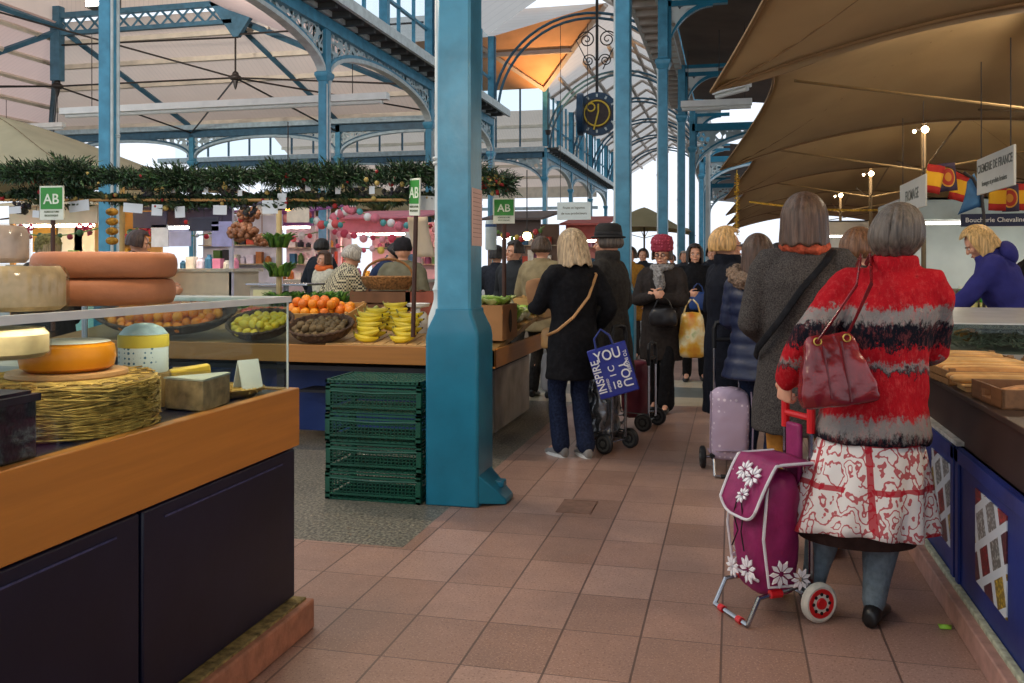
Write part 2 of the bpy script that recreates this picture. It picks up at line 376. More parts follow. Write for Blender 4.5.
# gutters with corbels
def gutter(y0, y1, x0, x1, z, edge, gm=None):
    g = MB(); g.box(x0, x1, y0, y1, z, z+.1, 0); ex = x1 if edge > 0 else x0
    g.box(ex-.05, ex+.05, y0, y1, z-.06, z+.2, 1); g.box(x0+.1 if edge > 0 else x1-.3, x0+.3 if edge > 0 else x1-.1, y0, y1, z-.12, z, 1)
    y = y0+.3
    while y < y1: g.box(x0+.05, x1-.12, y-.07, y+.07, z-.13, z, 0); y += .76
    return trim(g, [gm or GREYDK, PALE2])
gutter(YL[0]-1, 34.9, LX-.1, LX+.75, 7.42, 1); gutter(45.6, 69, LX-.1, LX+.75, 7.42, 1)
LGREY = mat('#b4aca2', .6, .12, 3)
gutter(13, 35, RX-.7, RX+.2, 7.5, -1, LGREY); gutter(46, 80, RX-.7, RX+.2, 7.5, -1, LGREY)
g = MB(); g.box(-32, LX, 34.5, 35.1, 7.3, 7.5); g.box(-32, LX, 45.3, 46, 7.3, 7.55); g.box(-32, LX-.2, 65.5, 66, 5.6, 5.8); trim(g, PALE)
# clerestory over the left arcade: posts and panes
k = 1
for y0, y1 in ((12, 34.9), (45.6, 80)):
    n = int((y1-y0)/1.27); p = MB(); gl = MB()
    for i in range(n+1):
        y = y0+(y1-y0)*i/n; big = i % 3 == 0
        p.box(LX-.1, LX+(.14 if big else .0), y-(.11 if big else .03), y+(.11 if big else .03), 7.6, EA, 0)
    p.box(LX-.1, LX, y0, y1, 8.9, 8.98); gl.box(LX-.07, LX-.05, y0, y1, 7.6, EA)
    f = struct('window_%d' % k, p, TEAL); g = gl.build('pane', glass('#f4fafc', .03), f); k += 1
p = MB(); gl = MB()
for i in range(17):
    x = -9.4-i*1.3; p.box(x-.04, x+.04, 45.5, 45.6, 7.6, EA)
gl.box(-31, LX, 45.54, 45.56, 7.6, EA); f = struct('window_%d' % k, p, STEEL_BLUE); gl.build('pane', glass('#f4fafc', .03), f); k += 1
p = MB(); gl = MB()
for i in range(36):
    y = 20+i*1.9; p.box(RX-.05, RX+.1, y-.06, y+.06, 7.7, EA)
gl.box(RX+.02, RX+.04, 20, 88, 7.7, EA); f = struct('window_%d' % k, p, TEAL); gl.build('pane', glass('#f4fafc', .03), f)
# arched braces across the nave
for y in (27.35, 34.9, 45.6, 53.3, 61, 68.6, 76):
    b = MB()
    for r, z0 in ((3.8, 7.7), (3.62, 7.5)):
        b.tube([(MX-r*math.cos(PI*i/24), y, z0+3.6*math.sin(PI*i/24)) for i in range(25)], .06, 6)
    b.tube([(MX-3.8,y,7.6), (MX-3.8,y,EA)], .12, 4); b.tube([(MX+3.8,y,7.6), (MX+3.8,y,EA)], .12, 4)
    trim(b, STEEL_BLUE)

# ------------------------------------------------------------------ iron columns
def chamf(hx, hy, c, z): return [V(p+(z,)) for p in ((hx-c,-hy), (hx,-hy+c), (hx,hy-c), (hx-c,hy), (-hx+c,hy), (-hx,hy-c), (-hx,-hy+c), (-hx+c,-hy))]
def column(name, label, loc, fine=True, arm=True, group='blue iron columns'):
    t = thing(name, label, 'column', loc, 0, group)
    b = MB(); b.loft([chamf(.163,.167,.012,0), chamf(.163,.167,.012,.98), chamf(.155,.16,.012,1.03), chamf(.115,.14,.012,1.12), chamf(.112,.135,.012,1.15)])
    if fine:
        b.loft([[V((.15,-.16,.02)), V((.15,.12,.02)), V((.15,.12,.2)), V((.15,-.16,.2))], [V((.30,-.05,0)), V((.30,.12,0)), V((.30,.12,.03)), V((.30,-.05,.03))]])
        b.box(.2, .27, 0, .08, .085, .125)
    b.build('pedestal', TEALD, t, bev=.008)
    s = MB(); s.loft([chamf(.102,.13,.014,1.12), chamf(.102,.13,.014,5.8)]); s.build('shaft', TEAL, t)
    c = MB(); c.lathe([(.075,1.03), (.07,1.1), (.05,1.16), (.038,1.2), (.038,1.24), (.046,1.26), (.032,1.3), (.03,5.7), (.06,5.8)], (-.105,-.06,0), 12); c.lathe([(.05,1.1), (.03,1.2), (.028,5.7)], (-.1,.08,0), 10)
    for zz in (2.0, 2.03, 3.4, 3.43): c.lathe([(.04,zz), (.046,zz+.01), (.04,zz+.02)], (-.105,-.06,0), 12)
    c.build('colonnette', PALE2, t)
    k = MB(); k.loft([chamf(.12,.15,.01,5.78), chamf(.15,.18,.01,5.86), chamf(.17,.2,.01,5.9), chamf(.17,.2,.01,5.97), chamf(.11,.14,.01,6.02), chamf(.11,.14,.01,7.5)])
    k.build('capital', TEAL, t)
    if arm:
        a = MB(); P = [(.1+.98*(1-math.cos(i*PI/24)), 6.0+1.12*math.sin(i*PI/24)) for i in range(13)]
        a.loft([[(x,-.07,z), (x,.07,z), (x,.07,z+.1), (x,-.07,z+.1)] for x, z in P]); a.box(.1, 1.4, -.08, .08, 7.16, 7.28); a.box(.1, 1.4, -.1, .1, 7.4, 7.5); a.box(.08, .18, -.08, .08, 6, 7.3)
        a.build('bracket_rib', TEALD, t)
        pn = MB()
        for (x0, z0), (x1, z1) in zip(P, P[1:]): pn.loft([[(x0,-.02,z0), (x1,-.02,z1), (x1,-.02,7.4), (x0,-.02,7.4)], [(x0,.02,z0), (x1,.02,z1), (x1,.02,7.4), (x0,.02,7.4)]])
        pn.build('bracket_panel', FILI2, t)
    return t
ordn = ['nearest', 'second', 'third', 'fourth', 'fifth', 'sixth', 'seventh', 'eighth']
column('iron_column', 'nearest blue iron column, on a broad teal pedestal beside the green crates', (RX, YR[0], 0))
proto = column('iron_column', 'second blue iron column along the aisle, behind the man in the black hat', (RX2, YR[1], 0), fine=False)
for i, y in enumerate(YR[2:], 2): copy_tree(proto, (RX2, y, 0), label=ordn[i]+' blue iron column down the left edge of the aisle')
lp = column('iron_column', 'left-hand blue column nearest the camera, rising through the garland', (LX, YL[0], 0), fine=False, arm=False); lp.rotation_euler = (0, 0, PI)
for i, y in enumerate(YL[1:], 1): copy_tree(lp, (LX, y, 0), label=ordn[i]+' blue column of the far arcade left of the aisle')
for i, x in enumerate((-16, -22.9, -29.7)): copy_tree(lp, (x, 34.9, 0), label='slim blue column under the far cross beam, %s from the arcade' % ('first', 'second', 'third')[i])
for i, x in enumerate((5, 12)): copy_tree(lp, (x, 35.5, 0), label='blue column behind the tan canopies, %s from the aisle' % ('first', 'second')[i])
cg = MB(); cg.lathe([(.16,0), (.16,.5), (.11,.6), (.1,6.2), (.16,6.4)], (0,0,0), 14); o = cg.build('rain_pipe', mat('#9ea3a0', .5, .1, 3)); o.location = (-1.0, 39.5, 0); tag(o, 'round grey downpipe standing beyond the blue aisle columns', 'pipe')

# ------------------------------------------------------------------ tube lights, clock, flood light
def tube_light(a, b, label):
    a, b = V(a), V(b); d = b-a; t = thing('tube_light', label, 'light', (a+b)/2, math.atan2(d.y, d.x), 'long white tube lights'); l = d.length/2
    m = MB(); m.box(-l, l, -.12, .12, -.05, .13); m.build('housing', WHITE, t)
    m = MB(); m.tube([(-l*.97,0,-.1), (l*.97,0,-.1)], .06, 10); m.build('tube', mat('#dedfd8', .4, .03), t)
    m = MB()
    for x in (-l*.8, l*.8): m.tube([(x,0,.1), (x,0,2.2)], .012, 6)
    m.build('hanger', IRON, t)
tube_light(D(62,110,22), D(388,101,22), 'long white tube light hanging across the left hall above the garland')
tube_light(D(681,104,27), D(752,105,27), 'white tube light reaching from the columns to the tan canopy')
tube_light(D(0,128,31), D(64,126,31), 'short white tube light at the far left, behind the olive canopy')
tube_light(D(716,94,24.5), D(748,84,23.5), 'short white tube light tilted above the canopy corner')
c0 = D(597, 114, 30); t = thing('clock', 'round blue and gold clock hanging in the hall behind the second column', 'clock', c0, R(6))
m = MB(); m.lathe([(.0,-.12), (.72,-.1), (.74,0), (.72,.1), (.0,.12)], (0,0,0), 32, M=Mx.Rotation(PI/2, 4, 'X')); m.lathe([(.5,-.12), (.7,-.1), (.72,0), (.7,.1), (.5,.12)], (0,0,-.55), 32, M=Mx.Rotation(PI/2, 4, 'Y')); m.build('case', mat('#23405a', .4, .15), t)
m = MB(); m.lathe([(.0,.121), (.5,.121), (.5,.135), (0,.137)], (0,0,0), 32, M=Mx.Rotation(PI/2, 4, 'X')); m.build('dial', mat('#3a2a26', .5, .2), t)
ring = lambda r, y, c=(0,0), w=.025: [(c[0]+r*math.cos(2*PI*i/32), y, c[1]+r*math.sin(2*PI*i/32)) for i in range(33)]
GOLD = mat('#d9b53a', .35, .1, metal=.3)
m = MB(); m.tube(ring(.42,-.16), .03, 6); m.tube(ring(.13,-.16,(-.2,.2)), .03, 6); m.build('ring', GOLD, t)
m = MB(); m.tube([(.05,-.2,.05), (-.1,-.2,-.55)], .03, 6); m.build('hand', GOLD, t); m = MB(); m.tube([(.05,-.2,.05), (.05,-.2,.3)], .03, 6); m.build('hand', GOLD, t)
m = MB()
for i in range(12):
    a = 2*PI*i/12; m.cbox((.6*math.cos(a), -.13, .6*math.sin(a)), (.06,.03,.1), (0,-a+PI/2,0))
m.build('hour_marks', PALE2, t)
m = MB(); m.tube([(0,0,.7), (0,0,5.5)], .05, 8)
def scroll(cx, cz, r0, s): return [(cx+s*r0*(1-i/40)*math.cos(i*.35), 0, cz+r0*(1-i/40)*math.sin(i*.35)) for i in range(36)]
for s in (-1, 1): m.tube(scroll(s*.35, 2.5, .3, s), .022, 6); m.tube(scroll(s*.28, 1.8, .22, -s), .02, 6); m.tube([(0,0,3.0), (s*.7,0,2.5), (s*.2,0,1.5)], .02, 6)
m.build('scroll_bracket', IRON, t)
fpos = D(102, 2, 20); t = thing('flood_light', 'bright flood light glowing at the top left corner', 'light', fpos)
fl_l = bpy.data.lights.new('flood_glow', 'SPOT'); fl_l.energy = 2500; fl_l.spot_size = R(150); fl_l.spot_blend = .6; fl_l.color = (1,.93,.84); fl_l.shadow_soft_size = .3; fl_o = bpy.data.objects.new('flood_glow', fl_l); COL.objects.link(fl_o); fl_o.parent = t; fl_o.location = (0,.6,.3); fl_o.rotation_euler = (R(125),0,0)
m = MB(); m.box(-.42, .42, -.1, .2, -.14, .16); m.tube([(0,.1,.1), (0,.1,1.2)], .03); m.build('housing', GREYDK, t); m = MB(); m.box(-.38, .38, -.13, -.1, -.12, .12); m.build('lamp', emis('#fff2df', 14), t)
# ------------------------------------------------------------------ cloth and skin
def cloth(h, var=.18, scale=30, bump=.25, bscale=140, rough=.85):
    return mat(h, rough, var, scale, bump=bump, bscale=bscale, spec=.2)
SKIN = mat('#d9a184', .5, .07, 14, bump=.05); SKIN2 = mat('#cf9678', .5, .07, 14)
def hairmat(h, key=''):
    k = ('hair', h)
    if k in MATS: return MATS[k]
    t = NT('hair_'+h.strip('#')); c = hexc(h); nz = t.noise(1, 5, t.mapping((75, 75, 5)), .65)
    t.col(t.ramp(nz, [(.3, tuple(x*.35 for x in c)), (.5, c), (.72, tuple(min(1, x*1.75+.01) for x in c))])); t.bump(nz, .5, .01); MATS[k] = t.done(.42, spec=.4); return t.m
def IK(a, b, l1, l2, pole):
    a, b = V(a), V(b); d = b-a; L = d.length
    if L > (l1+l2)*.995: b = a+d*((l1+l2)*.995/L); d = b-a; L = d.length
    x = (l1*l1-l2*l2+L*L)/(2*L); h = math.sqrt(max(0, l1*l1-x*x)); u = d.normalized(); p = V(pole); p = (p-u*p.dot(u)); p = p.normalized() if p.length > 1e-4 else V((0,-1,0))
    return a+u*x+p*h, b
def hand(mb, wr, d, n, side, curl=.35):
    wr, d, n = V(wr), V(d).normalized(), V(n); n = (n-d*n.dot(d)).normalized(); u = d.cross(n)*(1 if side > 0 else -1)
    rings = []
    for s, hw, ht in ((-.02,.026,.02), (.01,.03,.019), (.05,.040,.016), (.085,.041,.013), (.093,.036,.009)):
        rings.append([wr+d*s+u*hw*math.cos(2*PI*k/10)+n*ht*math.sin(2*PI*k/10) for k in range(10)])
    mb.loft(rings)
    for off, ln, cv in ((.031,.066,0), (.0105,.076,.04), (-.0105,.07,.08), (-.031,.054,.12)):
        p = wr+d*.082+u*off; P = [p]; th = .25*curl
        for sg in (.44, .32, .24):
            th += curl*(1+cv)*1.15; p = p+(d*math.cos(th)+n*math.sin(th))*ln*sg*1.05; P.append(p)
        mb.capsule(P, [.0095,.0088,.008,.0068], 8)
    p0 = wr+d*.02+u*.026; p1 = p0+(d*.55+u*.75+n*.35).normalized()*.04; p2 = p1+(d*.85+u*.25+n*(.3+.5*curl)).normalized()*.035; p3 = p2+(d*.85-u*.1+n*(.3+.8*curl)).normalized()*.026
    mb.capsule([p0,p1,p2,p3], [.014,.0115,.0098,.0078], 8)

def oval(z, rx, ry, cx=0, cy=0, n=24): return [V((cx+rx*math.cos(2*PI*k/n), cy+ry*math.sin(2*PI*k/n), z)) for k in range(n)]

class Person:
    """standing figure, faces +y in its own space, built at 1.70 m and scaled"""
    def __init__(s, label, loc, rz, H=1.65, lean=(0,0), bend=0, hy=0, hp=0, feet=None, vox=.009, skin=None, w=1.0, group=None):
        s.sc = H/1.72; s.t = thing('person', label, 'person', loc, rz, group); s.t.scale = (s.sc,)*3
        s.lean = lean; s.bend = bend; s.hy, s.hp = hy, hp; s.vox = vox; s.w = w; s.skin = skin or SKIN; s.loc = V(loc); s.rz = rz
        s.feet = feet or ((-.10,0,8), (.10,0,-8)); s.arms = {}
    def W(s, p):
        p = V(p); k = min(1, max(0, (p.z-.85)/.3))
        if s.bend and k > 0:
            q = Mx.Rotation(-s.bend*k, 3, 'X') @ (p-V((0,0,.95))); p = q+V((0,0,.95))
        f = max(0, p.z-.1)/1.5; return p+V((s.lean[0]*f, s.lean[1]*f, 0))
    def Hd(s, p):
        p = V(p); o = V((0,-.005,1.49)); M = Mx.Rotation(s.hy, 3, 'Z') @ Mx.Rotation(s.hp, 3, 'X'); return s.W(M @ (p-o)+o)
    def warp(s, mb, fn=None):
        mb.v = [(fn or s.W)(p) for p in mb.v]; return mb
    def toloc(s, P): return (Mx.Rotation(-s.rz, 3, 'Z') @ (V(P)-s.loc))/s.sc
    def legs(s):
        out = []
        for sd, (fx, fy, an) in zip((-1, 1), s.feet):
            hip = s.W((sd*.09, 0, .90)); ank = V((fx, fy, .085)); kn, ank = IK(hip, ank, .43, .405, (0, 1, .1)); out.append((hip, kn, ank, an))
        return out
    def arm(s, sd, target=None, d=None, n=None, curl=.4, pole=None):
        sh = s.W((sd*.172*s.w, -.01, 1.385)); target = V(target) if target is not None else s.W((sd*(.27*s.w), .04, .90))
        el, wr = IK(sh, target, .285, .25, pole or (sd*.5, -1, -.35)); d = V(d) if d is not None else (wr-el).normalized()
        s.arms[sd] = (sh, el, wr, d, V(n) if n is not None else V((-sd, .25, 0)), curl)
    def part(s, name, mb, m, vox=None, it=4, disp=0, ds=.12):
        o = mb.build(name, m, s.t, smooth=181)
        if vox: soft(o, vox, it, disp, ds)
        return o
    def body(s, face=True, head=1.0):
        for sd in (-1, 1):
            if sd not in s.arms: s.arm(sd)
        b = MB()
        b.loft([oval(.82,.13,.10), oval(.92,.16,.12), oval(1.05,.135,.10), oval(1.2,.155,.11), oval(1.33,.16,.105), oval(1.41,.12,.085), oval(1.45,.06,.06)])
        s.warp(b)
        h = MB(); h.ell((0,-.008,1.603), (.075,.094,.102), 18, 12); h.ell((0,.03,1.545), (.056,.058,.068), 14, 9); h.capsule([(0,-.02,1.40), (0,-.008,1.54)], [.06,.05], 12)
        h.capsule([(0,.084,1.603), (0,.104,1.572)], [.011,.0155], 8); h.ell((0,.088,1.528), (.022,.012,.016)); h.ell((0,.078,1.503), (.022,.018,.016))
        for sd in (-1, 1): h.ell((sd*.077,-.005,1.585), (.01,.02,.031)); h.ell((sd*.038,.066,1.565), (.024,.022,.026)); h.ell((sd*.034,.076,1.615), (.026,.014,.009))
        b_ = s.warp(h, s.Hd); b.v, n = b.v, len(b.v); b.add(h.v, h.f)
        for hip, kn, ank, an in s.legs(): b.capsule([hip, (hip+kn)/2, kn, kn+(ank-kn)*.35+V((0,-.012,0)), ank], [.085,.072,.053,.052,.036], 12); b.capsule([ank, ank+V((math.sin(R(-an))*.12, math.cos(R(an))*.12, -.045))], [.034,.026], 8)
        for sd, (sh, el, wr, d, nn, cu) in s.arms.items():
            b.capsule([sh, (sh+el)/2, el, (el+wr)/2, wr], [.05,.046,.038,.035,.025], 12); hand(b, wr+d*.012, d, nn, sd, cu)
        s.part('body', b, s.skin, min(s.vox, .0075), 2)
        if face:
            for sd in (-1, 1):
                e = MB(); e.ell((sd*.031,.0815,1.595), (.0125,.008,.0065), 12, 8, 0); e.ell((sd*.031,.0885,1.595), (.0055,.0025,.0055), 10, 6, 1); s.warp(e, s.Hd); s.part('eye', e, [WHITE, BLACK])
                e = MB(); e.capsule([(sd*.016,.0905,1.614), (sd*.032,.0905,1.619), (sd*.048,.083,1.613)], .0035, 6); s.warp(e, s.Hd); s.part('eyebrow', e, mat('#5a4030'))
            e = MB(); e.capsule([(-.024,.0925,1.533), (0,.101,1.531), (.024,.0925,1.533)], [.003,.0055,.003], 6); s.warp(e, s.Hd); s.part('mouth', e, mat('#a8564e', .45))
    def hair(s, h, L=.12, flare=.0, face=58, line=50, vol=1.0, ripple=.025, nape=None, back=0):
        nA, C = 72, V((0,-.01,1.602)); rx, ry, rz_ = .089*vol, .110*vol, .118*vol; rows = []; N1, N2 = 9, 7
        rnd = random.Random(len(label_seed(s.t['label']))*7+3); ph = [rnd.uniform(0, 6) for _ in range(4)]
        b = MB()
        for i in range(N1+N2+1):
            row = []
            for j in range(nA):
                a = 2*PI*j/nA; k = 1+ripple*(math.sin(a*13+ph[0])+.7*math.sin(a*29+ph[1])+.4*math.sin(a*7+ph[2]+i*.5))+rnd.uniform(-.012, .012)
                if i <= N1: p = PI/2*i/N1; r, z = math.sin(p), math.cos(p)*rz_
                else: t = (i-N1)/N2; r = 1+flare*t-(nape or 0)*t*t; z = -L*t*(1+.06*math.sin(a*9+ph[3]))
                row.append(C+V((rx*r*k*math.sin(a), ry*r*k*math.cos(a)-(back*max(0, i-N1)/N2), z)))
            rows.append(row)
        vs = [p for r in rows for p in r]; fs = []
        for i in range(N1+N2):
            for j in range(nA):
                a = min(j+.5, nA-j-.5)*360/nA; pol = 90*i/N1 if i < N1 else 90
                if pol >= line-8*math.cos(R(a)) and a < face and i >= 3: continue
                fs.append((i*nA+j, (i+1)*nA+j, (i+1)*nA+(j+1) % nA, i*nA+(j+1) % nA))
        b.add(vs, fs); s.warp(b, s.Hd); o = b.build('hair', hairmat(h), s.t, smooth=181)
        m = o.modifiers.new('thick', 'SOLIDIFY'); m.thickness = .016; m.offset = -1; q = o.modifiers.new('sub', 'SUBSURF'); q.levels = q.render_levels = 1
        return o
    def coat(s, m, hem=.62, flare=.05, fat=1.0, collar=1.0, name='coat', disp=.02, sleeve=1.0, ds=.13, quilt=0, belt=0, top=1.5, hemy=0):
        f = fat; b = MB(); Z = []
        hz = [(hem, .19*f+flare, .15*f+flare*.8), (hem+.04, .19*f+flare*.95, .15*f+flare*.75)]
        body = [(.92,.188,.148), (1.06,.170-.02*belt,.132-.02*belt), (1.2,.182,.142), (1.31,.192,.142), (1.38,.178,.118), (1.425,.135,.098), (1.455,.088,.085)]
        R_ = hz+[(z, x*f, y*f) for z, x, y in body if z > hem+.08]
        rings = []
        for (z0, x0, y0), (z1, x1, y1) in zip(R_, R_[1:]):
            for q in range(5):
                t = q/5; z = z0+(z1-z0)*t; x = x0+(x1-x0)*t; y = y0+(y1-y0)*t
                if quilt and z < 1.38: k = 1+quilt*(abs(math.sin(PI*z/.095))-.6); x *= k; y *= k
                rings.append(oval(z, x*s.w, y, 0, hemy*(1.0-z) if z < 1 else 0, 32))
        rings.append(oval(R_[-1][0], R_[-1][1], R_[-1][2], n=32))
        if collar: rings += [oval(1.47, .082*collar, .083*collar, 0, -.005, 32), oval(top, .078*collar, .08*collar, 0, -.005, 32)]
        b.loft(rings); s.warp(b)
        for sd, (sh, el, wr, d, nn, cu) in s.arms.items():
            N = 24; P, Rr = [], []
            for i in range(N+1):
                t = i/N
                if t < .5: p = sh.lerp(el, t*2); r = .078+(.064-.078)*t*2
                else: p = el.lerp(wr, (t-.5)*2); r = .064+(.05-.064)*(t-.5)*2
                if quilt: r *= 1+quilt*(abs(math.sin(PI*t*7))-.6)
                P.append(p); Rr.append(r*sleeve*(.5+.5*f))
            b.capsule([sh-V((sd*.06,0,.0))]+P, [.075*f]+Rr, 14)
        s.coatmesh = s.part(name, b, m, s.vox*1.15, 5 if not quilt else 2, disp, ds); return s.coatmesh
    def trousers(s, m, cuff=.058, thigh=.098, name='trousers', top=.98):
        b = MB(); b.loft([oval(.80,.14,.11), oval(.9,.17,.13), oval(top,.16,.12)]); s.warp(b)
        for hip, kn, ank, an in s.legs(): b.capsule([hip, (hip+kn)/2, kn, (kn+ank)/2, ank+V((0,-.005,-.0))], [thigh, thigh*.88, thigh*.72, (cuff+thigh*.7)/2, cuff], 14)
        return s.part(name, b, m, s.vox*1.15, 4, .012, .09)
    def shoes(s, m, sole=None, boot=0):
        for hip, kn, ank, an in s.legs():
            b = MB(); a = R(-an); f = V((math.sin(a), math.cos(a), 0)); u = V((f.y, -f.x, 0)); rings = []
            for t, hw, ht in ((-.075,.02,.05), (-.07,.032,.075), (-.03,.037,.095), (.03,.036,.09), (.08,.042,.065), (.13,.044,.048), (.165,.036,.038), (.185,.018,.025)):
                c = V((ank.x, ank.y, 0))+f*t; rings.append([c+u*hw*math.cos(2*PI*k/14)*(1.0)+V((0,0,max(.004, ht*.5+ht*.5*math.sin(2*PI*k/14)))) for k in range(14)])
            b.loft(rings)
            if boot: b.capsule([ank+V((0,0,-.02)), ank+(kn-ank)*boot], [.052,.062], 12)
            o = s.part('shoe', b, m)
            if sole:
                q = MB(); q.loft([[c+V((0,0,z)) for c in [V((ank.x,ank.y,0))+f*(.055+.13*math.cos(2*PI*k/18))+u*.046*math.sin(2*PI*k/18) for k in range(18)]] for z in (0,.022)]); q.build('sole', sole, o, smooth=60)
    def scarf(s, m, r=.045, z=1.47, wd=.085):
        b = MB(); P = [(wd*math.cos(2*PI*i/24), -.008+wd*1.05*math.sin(2*PI*i/24), z+.012*math.sin(4*PI*i/24)) for i in range(25)]
        b.tube(P, r, 10, caps=False); s.warp(b); return s.part('scarf', b, m, s.vox, 3, .02, .04)
    def glasses(s):
        b = MB()
        for sd in (-1, 1):
            b.tube([(sd*.032+.021*math.cos(2*PI*i/16), .104, 1.594+.016*math.sin(2*PI*i/16)) for i in range(17)], .003, 6, caps=False); b.tube([(sd*.053,.102,1.596), (sd*.082,.0,1.592)], .0028, 6)
        b.tube([(-.011,.106,1.596), (.011,.106,1.596)], .003, 6); s.warp(b, s.Hd); return s.part('glasses', b, mat('#3a1d22', .3))
def label_seed(t): return t

def strap(name, pts, wd, th, m, parent=None):
    """flat belt through points"""
    b = MB(); pts = [V(p) for p in pts]
    b.tube(pts, wd/2, 8, 0, True, th/wd); return b.build(name, m, parent)
# ------------------------------------------------------------------ patterned fabrics
def red_coat():
    t = NT('red_black_boucle'); sp = t.node('ShaderNodeSeparateXYZ'); t.link(t.obj(), sp.inputs[0])
    n1 = t.noise(9, 5, rough=.7); n2 = t.noise(38, 4, t.mapping((1,1,.5)), rough=.8)
    z = t.math('ADD', sp.outputs[2], t.math('MULTIPLY', t.math('SUBTRACT', n1, .5), .06)); z = t.math('ADD', z, t.math('MULTIPLY', t.math('SUBTRACT', n2, .5), .15))
    z = t.math('DIVIDE', t.math('SUBTRACT', z, .6), 1.0)
    red, grey, blk = hexc('#b01420'), hexc('#8d8783'), hexc('#14151f')
    c = t.ramp(z, [(0, blk), (.17, blk), (.20, grey), (.245, grey), (.27, red), (.44, red), (.45, blk), (.475, grey), (.49, red), (.535, red), (.545, blk), (.63, blk), (.65, grey), (.695, grey), (.715, red), (1, red)])
    f = t.noise(60, 4, t.mapping((1,1,.4)), rough=.8)
    c = t.mix(t.ramp(f, [(.5, (0,0,0)), (.75, (.35,.35,.35))]), c, hexc('#e06a66')); c = t.mix(t.ramp(t.noise(24, 5, rough=.8), [(.6, (0,0,0)), (.72, (.5,.5,.5))]), c, hexc('#2a1416'))
    t.col(c); t.bump(f, .6, .02); return t.done(.9, spec=.15)
def toile():
    t = NT('white_red_print'); n = t.noise(7, 2); mp = t.mapping((1,1,.85)); sp = t.node('ShaderNodeSeparateXYZ'); t.link(t.obj(), sp.inputs[0])
    n2 = t.noise(11, 3, mp); v = t.node('ShaderNodeTexVoronoi'); v.inputs['Scale'].default_value = 17; t.link(mp, v.inputs['Vector'])
    s = t.math('SINE', t.math('ADD', t.math('MULTIPLY', v.outputs['Distance'], 12), t.math('MULTIPLY', n2, 44)))
    wh, rd = hexc('#e9e2dc'), hexc('#b4182c'); f = t.ramp(s, [(.55, (0,0,0)), (.66, (.85,.85,.85))])
    c = t.mix(f, wh, rd)
    ang = t.math('ARCTAN2', sp.outputs[0], sp.outputs[1])
    def stripe(o, fr, th, ph=0): return t.math('GREATER_THAN', t.math('SINE', t.math('ADD', t.math('MULTIPLY', o, fr), ph)), th)
    c = t.mix(t.math('MULTIPLY', t.math('MULTIPLY', stripe(sp.outputs[2], 34, .93, 1.0), t.math('GREATER_THAN', t.noise(3.5, 1), .47)), .9), c, rd); c = t.mix(t.math('MULTIPLY', t.math('MULTIPLY', stripe(ang, 5, .955, .6), t.math('GREATER_THAN', t.noise(4.5, 1), .44)), .9), c, rd)
    t.col(c); return t.done(.85, spec=.15)
def checks(a, b, sc):
    t = NT('checked_cloth'); k = t.node('ShaderNodeTexChecker'); k.inputs['Scale'].default_value = sc; k.inputs[1].default_value = (*hexc(a), 1); k.inputs[2].default_value = (*hexc(b), 1); t.link(t.obj(), k.inputs[0]); t.col(k.outputs[0]); return t.done(.9)
def spots(a, b, sc, th=.22):
    t = NT('spotted_cloth'); v = t.node('ShaderNodeTexVoronoi'); v.inputs['Scale'].default_value = sc; v.inputs['Randomness'].default_value = .25; t.link(t.obj(), v.inputs['Vector'])
    t.col(t.mix(t.math('LESS_THAN', v.outputs['Distance'], th), hexc(a), hexc(b))); return t.done(.7)
TWEED = cloth('#46413e', .45, 160, .4, 220); NAVYC = cloth('#11141f'); BLACKC = cloth('#121216', .25); DENIM = cloth('#1d2740', .3, 60); DGREY = cloth('#34312f'); BROWNBLK = cloth('#2d2725')
SHOE = mat('#1a1818', .35, .15, 10); GREYSHOE = mat('#8d8b88', .5, .12, 8)

# ------------------------------------------------------------------ the queue on the right
p = red = Person('woman in a red, black and grey woolly coat with red-and-white skirt, holding the magenta trolley', (.455,3.83,0), R(-10), H=1.635, lean=(.19,.0), feet=((-.15,.02,14), (.10,-.05,-10)), hy=R(-12), hp=R(6), w=.95, vox=.0085)
p.arm(-1, p.toloc((.215,3.80,.945)), d=(-.15,.25,-.95), n=(.5,.8,0), curl=.75, pole=(-.25,-1,-.1)); p.arm(1, (.22,.33,1.06), d=(-.5,.8,.1), curl=.5, pole=(.55,-.8,-.6))
p.body(face=False); p.hair('#5a5047', L=.075, nape=.42, vol=1.02, ripple=.05, line=62)
p.coat(red_coat(), hem=.75, flare=.03, fat=1.13, collar=1.15, disp=.03, top=1.515)
b = MB()
for z0, z1 in (): b.loft([oval(z0, .285, .225, 0, 0, 40), oval(z0+.03, .288, .228, 0, 0, 40), oval(z1, .262, .20, 0, 0, 40)], 0)
b = MB(); rows = []
for i in range(15):
    t = i/14; rows.append([V(((.183+.107*t**.8)*(1+.075*t*math.sin(a*11+2*t)+.04*t*math.sin(a*5+1))*math.cos(a), (.155+.085*t**.8)*(1+.075*t*math.sin(a*11+2*t))*math.sin(a), .80-.415*t+.012*t*math.sin(a*3))) for a in [2*PI*k/96 for k in range(96)]])
b.loft(rows, caps=False); p.warp(b); o = p.part('skirt', b, toile()); m = o.modifiers.new('thick', 'SOLIDIFY'); m.thickness = .004
b = MB(); b.loft([oval(.7, .22, .18, n=32), oval(.45, .23, .185, n=32), oval(.33, .235, .19, n=32), oval(.327, .2, .16, n=32)]); p.warp(b); p.part('underskirt', b, cloth('#3c2c28'))
b = MB()
for hip, kn, ank, an in p.legs(): b.capsule([hip, kn, kn+(ank-kn)*.35+V((0,-.018,0)), kn+(ank-kn)*.75, ank], [.10,.072,.08,.056,.047], 14)
p.part('leggings', b, cloth('#6b7982', .12, 40), .009, 3); p.shoes(SHOE)

